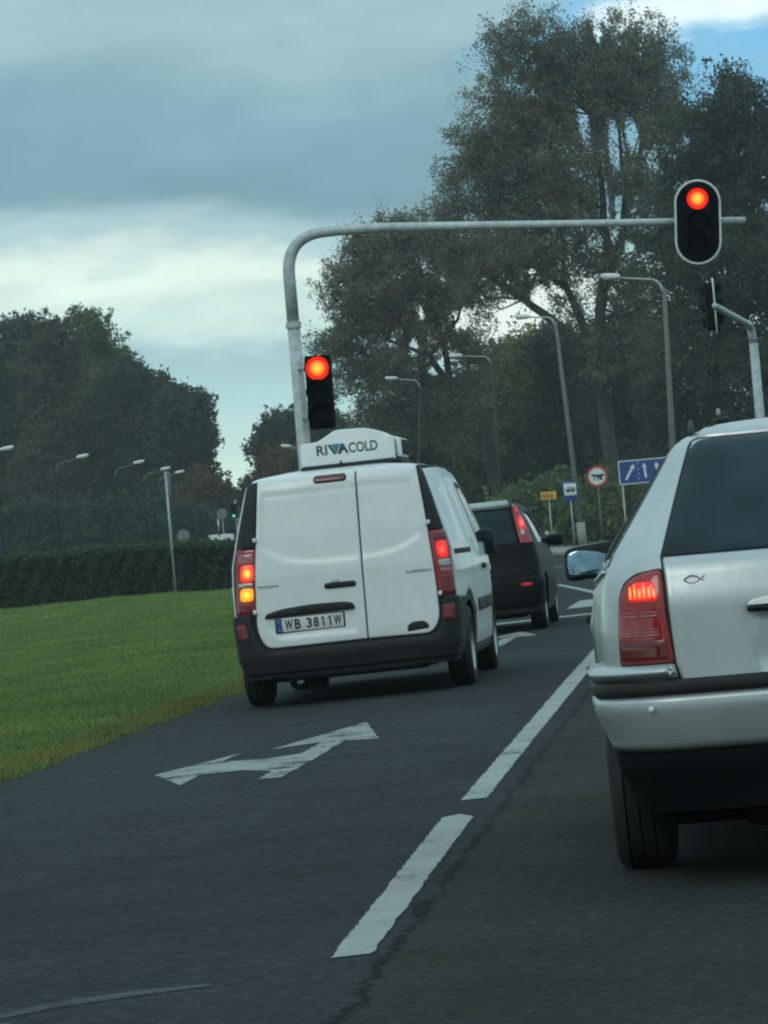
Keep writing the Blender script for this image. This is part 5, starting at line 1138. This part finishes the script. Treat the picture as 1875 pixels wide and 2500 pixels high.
TREES_UNDER = [
 ('olive', -20.94, 242, [(-0.65, 8.63, 1.89, 1.57),(0.47, 6.94, 2.2, 1.89),(-1.19, 6.14, 2.2, 1.89),(1.19, 4.34, 2.51, 2.2),(-0.75, 3.88, 2.51, 1.89)]),
 ('green', -18.23, 252, [(-1.22, 9.65, 1.96, 1.96),(0.86, 10.78, 1.96, 1.96),(2.0, 8.7, 2.29, 2.29),(-0.47, 6.95, 2.62, 2.29),(1.68, 5.11, 2.62, 2.29),(-0.13, 3.29, 2.62, 1.96)]),
 ('olive', -14.58, 257, [(-0.58, 13.09, 1.67, 1.67),(1.17, 13.94, 1.84, 1.5),(2.02, 12.18, 2.0, 2.0),(0.15, 10.0, 2.34, 2.34),(1.64, 7.86, 2.67, 2.34),(-0.23, 5.68, 2.67, 2.34),(0.9, 3.23, 2.67, 2.0)]),
 ('dark', -10.5, 247, [(-0.15, 13.23, 1.6, 1.6),(1.01, 11.84, 1.93, 1.93),(-0.14, 9.69, 1.93, 2.25),(1.28, 7.63, 2.25, 2.25),(-0.22, 5.19, 2.57, 2.25),(0.52, 2.55, 2.57, 1.93)]),
 ('dark', -5.79, 237, [(0.27, 13.55, 1.85, 1.85),(1.69, 12.18, 1.85, 1.85),(-0.31, 10.51, 2.16, 2.16),(1.36, 8.51, 2.46, 2.16),(-0.35, 6.5, 2.46, 2.16),(1.01, 4.53, 2.46, 2.16),(-0.42, 2.19, 2.46, 1.85)]),
 ('shrub', -10.75, 208, [(-0.96, 1.8, 1.62, 1.35),(0.7, 2.2, 1.35, 1.35),(2.0, 1.54, 1.35, 1.35)]),
 ('shrub', -6.65, 206, [(-0.68, 1.42, 1.61, 1.34),(0.94, 1.55, 1.61, 1.34),(2.79, 1.38, 1.61, 1.47)]),
]
TREES_LEFT = [
 ('dark', -66.55, 330, [(1.2, 22.01, 2.14, 3.0),(3.03, 22.71, 2.14, 2.79),(-0.71, 20.43, 2.57, 3.43),(1.73, 18.03, 3.43, 3.86),(-0.41, 13.85, 3.43, 3.86),(2.04, 11.45, 3.86, 3.86),(-0.46, 8.18, 3.43, 3.43),(2.5, 6.61, 3.43, 3.0)]),
 ('brown', -61.12, 320, [(1.7, 22.28, 1.45, 1.87),(2.44, 20.94, 1.66, 2.08),(0.9, 18.12, 2.49, 3.33),(1.85, 14.23, 2.91, 3.33),(0.63, 10.11, 2.91, 3.74),(1.15, 6.26, 2.91, 2.91)]),
 ('green', -59.98, 335, [(0.78, 24.32, 1.13, 1.65),(2.48, 23.28, 1.39, 1.65),(1.21, 21.62, 1.96, 1.96),(3.32, 20.1, 1.74, 1.96),(1.31, 17.63, 3.05, 3.48),(2.78, 13.96, 3.48, 3.92),(0.62, 9.73, 3.48, 3.92),(1.64, 6.1, 3.48, 3.05)]),
 ('dark', -53.44, 325, [(0.07, 18.1, 1.9, 1.9),(2.11, 16.63, 2.11, 2.11),(0.21, 14.66, 2.96, 2.96),(2.17, 12.34, 3.38, 3.38),(0.11, 8.67, 3.38, 3.38),(1.57, 5.54, 3.38, 2.53)]),
 ('dark', -48.03, 315, [(0.46, 14.71, 1.64, 1.64),(1.88, 14.17, 1.15, 1.84),(2.08, 11.66, 1.31, 1.64),(0.38, 11.4, 2.46, 2.46),(0.96, 8.44, 1.84, 2.46),(-0.13, 5.63, 2.46, 2.46)]),
 ('orange', -44.78, 307, [(-0.02, 6.55, 1.28, 1.2),(0.84, 6.07, 1.04, 1.2),(0.04, 4.92, 1.52, 1.44),(0.55, 3.67, 1.36, 1.04)]),
 ('shrub', -56.32, 285, [(-1.37, 4.94, 1.85, 1.48),(0.97, 5.49, 1.85, 1.67),(2.8, 4.58, 1.85, 1.48)]),
 ('shrub', -51.14, 290, [(-0.97, 4.81, 1.88, 1.7),(1.37, 4.99, 1.88, 1.88),(3.24, 4.25, 1.88, 1.51)]),
 ('shrub', -46.15, 295, [(-0.58, 4.72, 1.53, 1.53),(1.34, 4.16, 1.53, 1.38)]),
]
TREES_GAP = [
 ('dark', -41.19, 330, [(0.73, 12.34, 1.93, 1.63),(2.28, 12.63, 1.93, 1.46),(-0.25, 11.13, 1.8, 1.63),(1.66, 10.52, 2.14, 1.71),(3.98, 12.05, 1.93, 1.71),(6.35, 11.83, 2.14, 1.54),(0.02, 6.77, 2.14, 2.14),(2.11, 5.71, 2.57, 2.57)]),
 ('orange', -39.73, 315, [(0.61, 8.56, 1.55, 1.31),(2.23, 8.01, 1.64, 1.39),(0.43, 6.51, 1.8, 1.64)]),
 ('dark', -42.47, 320, [(0.69, 6.76, 0.67, 0.91),(0.12, 5.55, 0.83, 1.16),(0.64, 4.24, 1.25, 1.41),(1.59, 5.42, 1.41, 1.66)]),
]
make_tree('willow_tree', TREE_BIG['x'], TREE_BIG['y'], TREE_BIG['blobs'], M['leaf_willow'], 'tallest tree with grey-green leaves and sky showing through, behind the street lamps', 235000, .105, 1, limbs=TREE_BIG['limbs'], gaps=TREE_BIG['gaps'], spread=.62, shell=.30, clump=30)
make_tree('willow_tree', TREE_LEFT['x'], TREE_LEFT['y'], TREE_LEFT['blobs'], M['leaf_willow'], 'leaning tree with sparse grey-brown leaves right of the mast, its dark limbs showing', 165000, .10, 2, limbs=TREE_LEFT['limbs'], gaps=TREE_LEFT['gaps'], spread=.55, shell=.30, clump=28)
make_tree('broadleaf_tree', TREE_RIGHT['x'], TREE_RIGHT['y'], TREE_RIGHT['blobs'], M['leaf_dark'], 'dense dark tree at the right edge behind the oval traffic light', 150000, .14, 3, limbs=TREE_RIGHT['limbs'], gaps=TREE_RIGHT['gaps'], spread=.6, shell=.4)
MK = dict(olive='leaf_olive', green='leaf_green', dark='leaf_dark', shrub='leaf_green', brown='leaf_brown', orange='leaf_orange')
def belt(trees, labels, group, seed, n, size):
    for i, (kind, x, y, blobs) in enumerate(trees):
        nm = 'shrub' if kind == 'shrub' else 'broadleaf_tree'
        make_tree(nm, x, y, blobs, M['leaf_hedge' if (kind == 'shrub' and y > 280) else MK[kind]], labels[i], n if kind != 'shrub' else n//2, size, seed+i, 'shrub' if kind == 'shrub' else 'tree', group, spread=.50 if y > 280 else .62, shell=.35, twigs=False, clump=14, per=5)
belt(TREES_UNDER, ['olive tree low behind the right end of the van roof', 'green tree rising behind the cooling unit and the dark hatchback', 'olive green tree behind the third street lamp from the right', 'dark green tree behind the leaning street lamp', 'dark tree behind the round sign and the blue board', 'low green shrub behind the yellow board', 'low green shrub behind the blue lane board'], 'trees behind the bus stop', 20, 50000, .19)
for i_, (k_, x_, y_, b_) in enumerate(TREES_LEFT):
    b_ += [(0, 3.0, 3.4, 2.6), (3.2, 2.6, 3.0, 2.4)] if k_ != 'orange' else [(.3, 2.4, 1.4, 1.6)]
    if k_ == 'shrub': b_ += [(-3.2, 2.4, 2.6, 2.2)]
belt(TREES_LEFT, ['dark tree at the left edge behind the hedge', 'tree with a brownish rounded top second from the left edge', 'tree with a tall knobbly top rising above its neighbours on the left', 'dark tree on the falling slope of the left group', 'tree at the right end of the left group, ragged against the sky', 'small orange-brown autumn tree at the end of the left group', 'shrub at the left edge behind the hedge', 'shrub behind the middle of the hedge under the second lamp', 'shrub behind the hedge left of the thin pole'], 'trees behind the hedge', 40, 85000, .22)
belt(TREES_GAP, ['far dark tree left of the cooling unit beside the gap of sky', 'far orange autumn tree just left of the cooling unit', 'far dark tree low behind the left edge of the van'], 'far trees beside the gap', 60, 34000, .22)
# trees added out of view, only to darken reflections in paint and mirror glass
src = [o for o in bpy.data.objects if o.parent is None and o.name.startswith('broadleaf_tree')]
for i, (k, x, y) in enumerate(((1, -30, -70), (3, -16, -90), (2, 2, -110), (4, 16, -95), (0, 34, -75), (5, -48, -85), (3, 52, -80), (2, 70, 10), (4, 62, 45), (1, 56, 85))):
    c = copy_tree(src[k+1]); c.location = (x, y, 0); c.scale = (1.3, 1.3, 1.0); c['group'] = 'added trees out of the picture'; c['label'] = 'unseen tree added outside the picture for its dark reflection'
# clipped hedge: a leafy wall along the far side of the lawn
hd = empty('hedge', (-26.2, 126.4, -.1), 'long dark clipped hedge running across the back of the lawn', 'hedge')
A_, B_ = Vector((-20.5, 11.0, 0)), Vector((15.2, -8.2, 0)); du = (B_-A_).normalized(); dn = Vector((du.y, -du.x, 0)); LH = (B_-A_).length
if dn.y > 0: dn = -dn
def hh(s_): return 2.06-.012*s_+.05*math.sin(s_*.5)
vs, fs = [], []
for i in range(41):
    s_ = LH*i/40; h_ = hh(s_)-.12
    for (o_, zz) in ((.08, 0), (.10, h_), (-1.1, h_), (-1.1, 0)): p = A_+du*s_+dn*(-.1)+dn*o_*1.0; vs.append((p.x, p.y, zz))
for i in range(40):
    for j in range(3): a = i*4+j; fs.append((a, a+1, a+5, a+4))
link('hedge_core', mesh_from('hedge_core', vs, fs), hd, M['leaf_hedge'], False)
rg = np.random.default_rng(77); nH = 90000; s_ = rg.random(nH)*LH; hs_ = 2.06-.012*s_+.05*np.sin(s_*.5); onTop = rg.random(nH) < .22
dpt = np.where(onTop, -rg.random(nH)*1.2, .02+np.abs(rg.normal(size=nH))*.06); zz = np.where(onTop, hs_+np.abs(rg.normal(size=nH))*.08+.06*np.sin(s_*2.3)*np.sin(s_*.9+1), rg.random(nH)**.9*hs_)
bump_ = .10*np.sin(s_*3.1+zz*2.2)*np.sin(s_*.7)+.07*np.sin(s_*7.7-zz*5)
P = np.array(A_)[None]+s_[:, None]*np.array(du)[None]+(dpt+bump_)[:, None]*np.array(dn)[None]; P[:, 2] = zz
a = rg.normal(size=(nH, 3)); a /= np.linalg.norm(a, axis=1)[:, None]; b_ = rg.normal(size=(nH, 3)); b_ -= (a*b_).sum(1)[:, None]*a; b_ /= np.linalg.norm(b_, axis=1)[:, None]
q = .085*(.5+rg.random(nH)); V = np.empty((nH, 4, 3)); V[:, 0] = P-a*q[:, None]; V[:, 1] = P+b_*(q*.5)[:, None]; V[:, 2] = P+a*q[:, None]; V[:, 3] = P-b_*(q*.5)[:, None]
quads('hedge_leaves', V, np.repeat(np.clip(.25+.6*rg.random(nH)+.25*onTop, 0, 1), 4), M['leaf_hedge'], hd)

# ------------------------------------------------------------------ air
m = bpy.data.materials.new('haze'); m.use_nodes = True; t = m.node_tree; t.nodes.clear()
pv = t.nodes.new('ShaderNodeVolumePrincipled'); pv.inputs['Color'].default_value = (.80, .92, .95, 1); pv.inputs['Density'].default_value = .00032; pv.inputs['Anisotropy'].default_value = .2
o_ = t.nodes.new('ShaderNodeOutputMaterial'); t.links.new(pv.outputs[0], o_.inputs['Volume'])
hz = box('haze', -260, 260, -140, 520, -1.4, 42, m); hz['kind'] = 'stuff'; hz['label'] = 'thin pale haze in the air'
SC.cycles.volume_bounces = 0
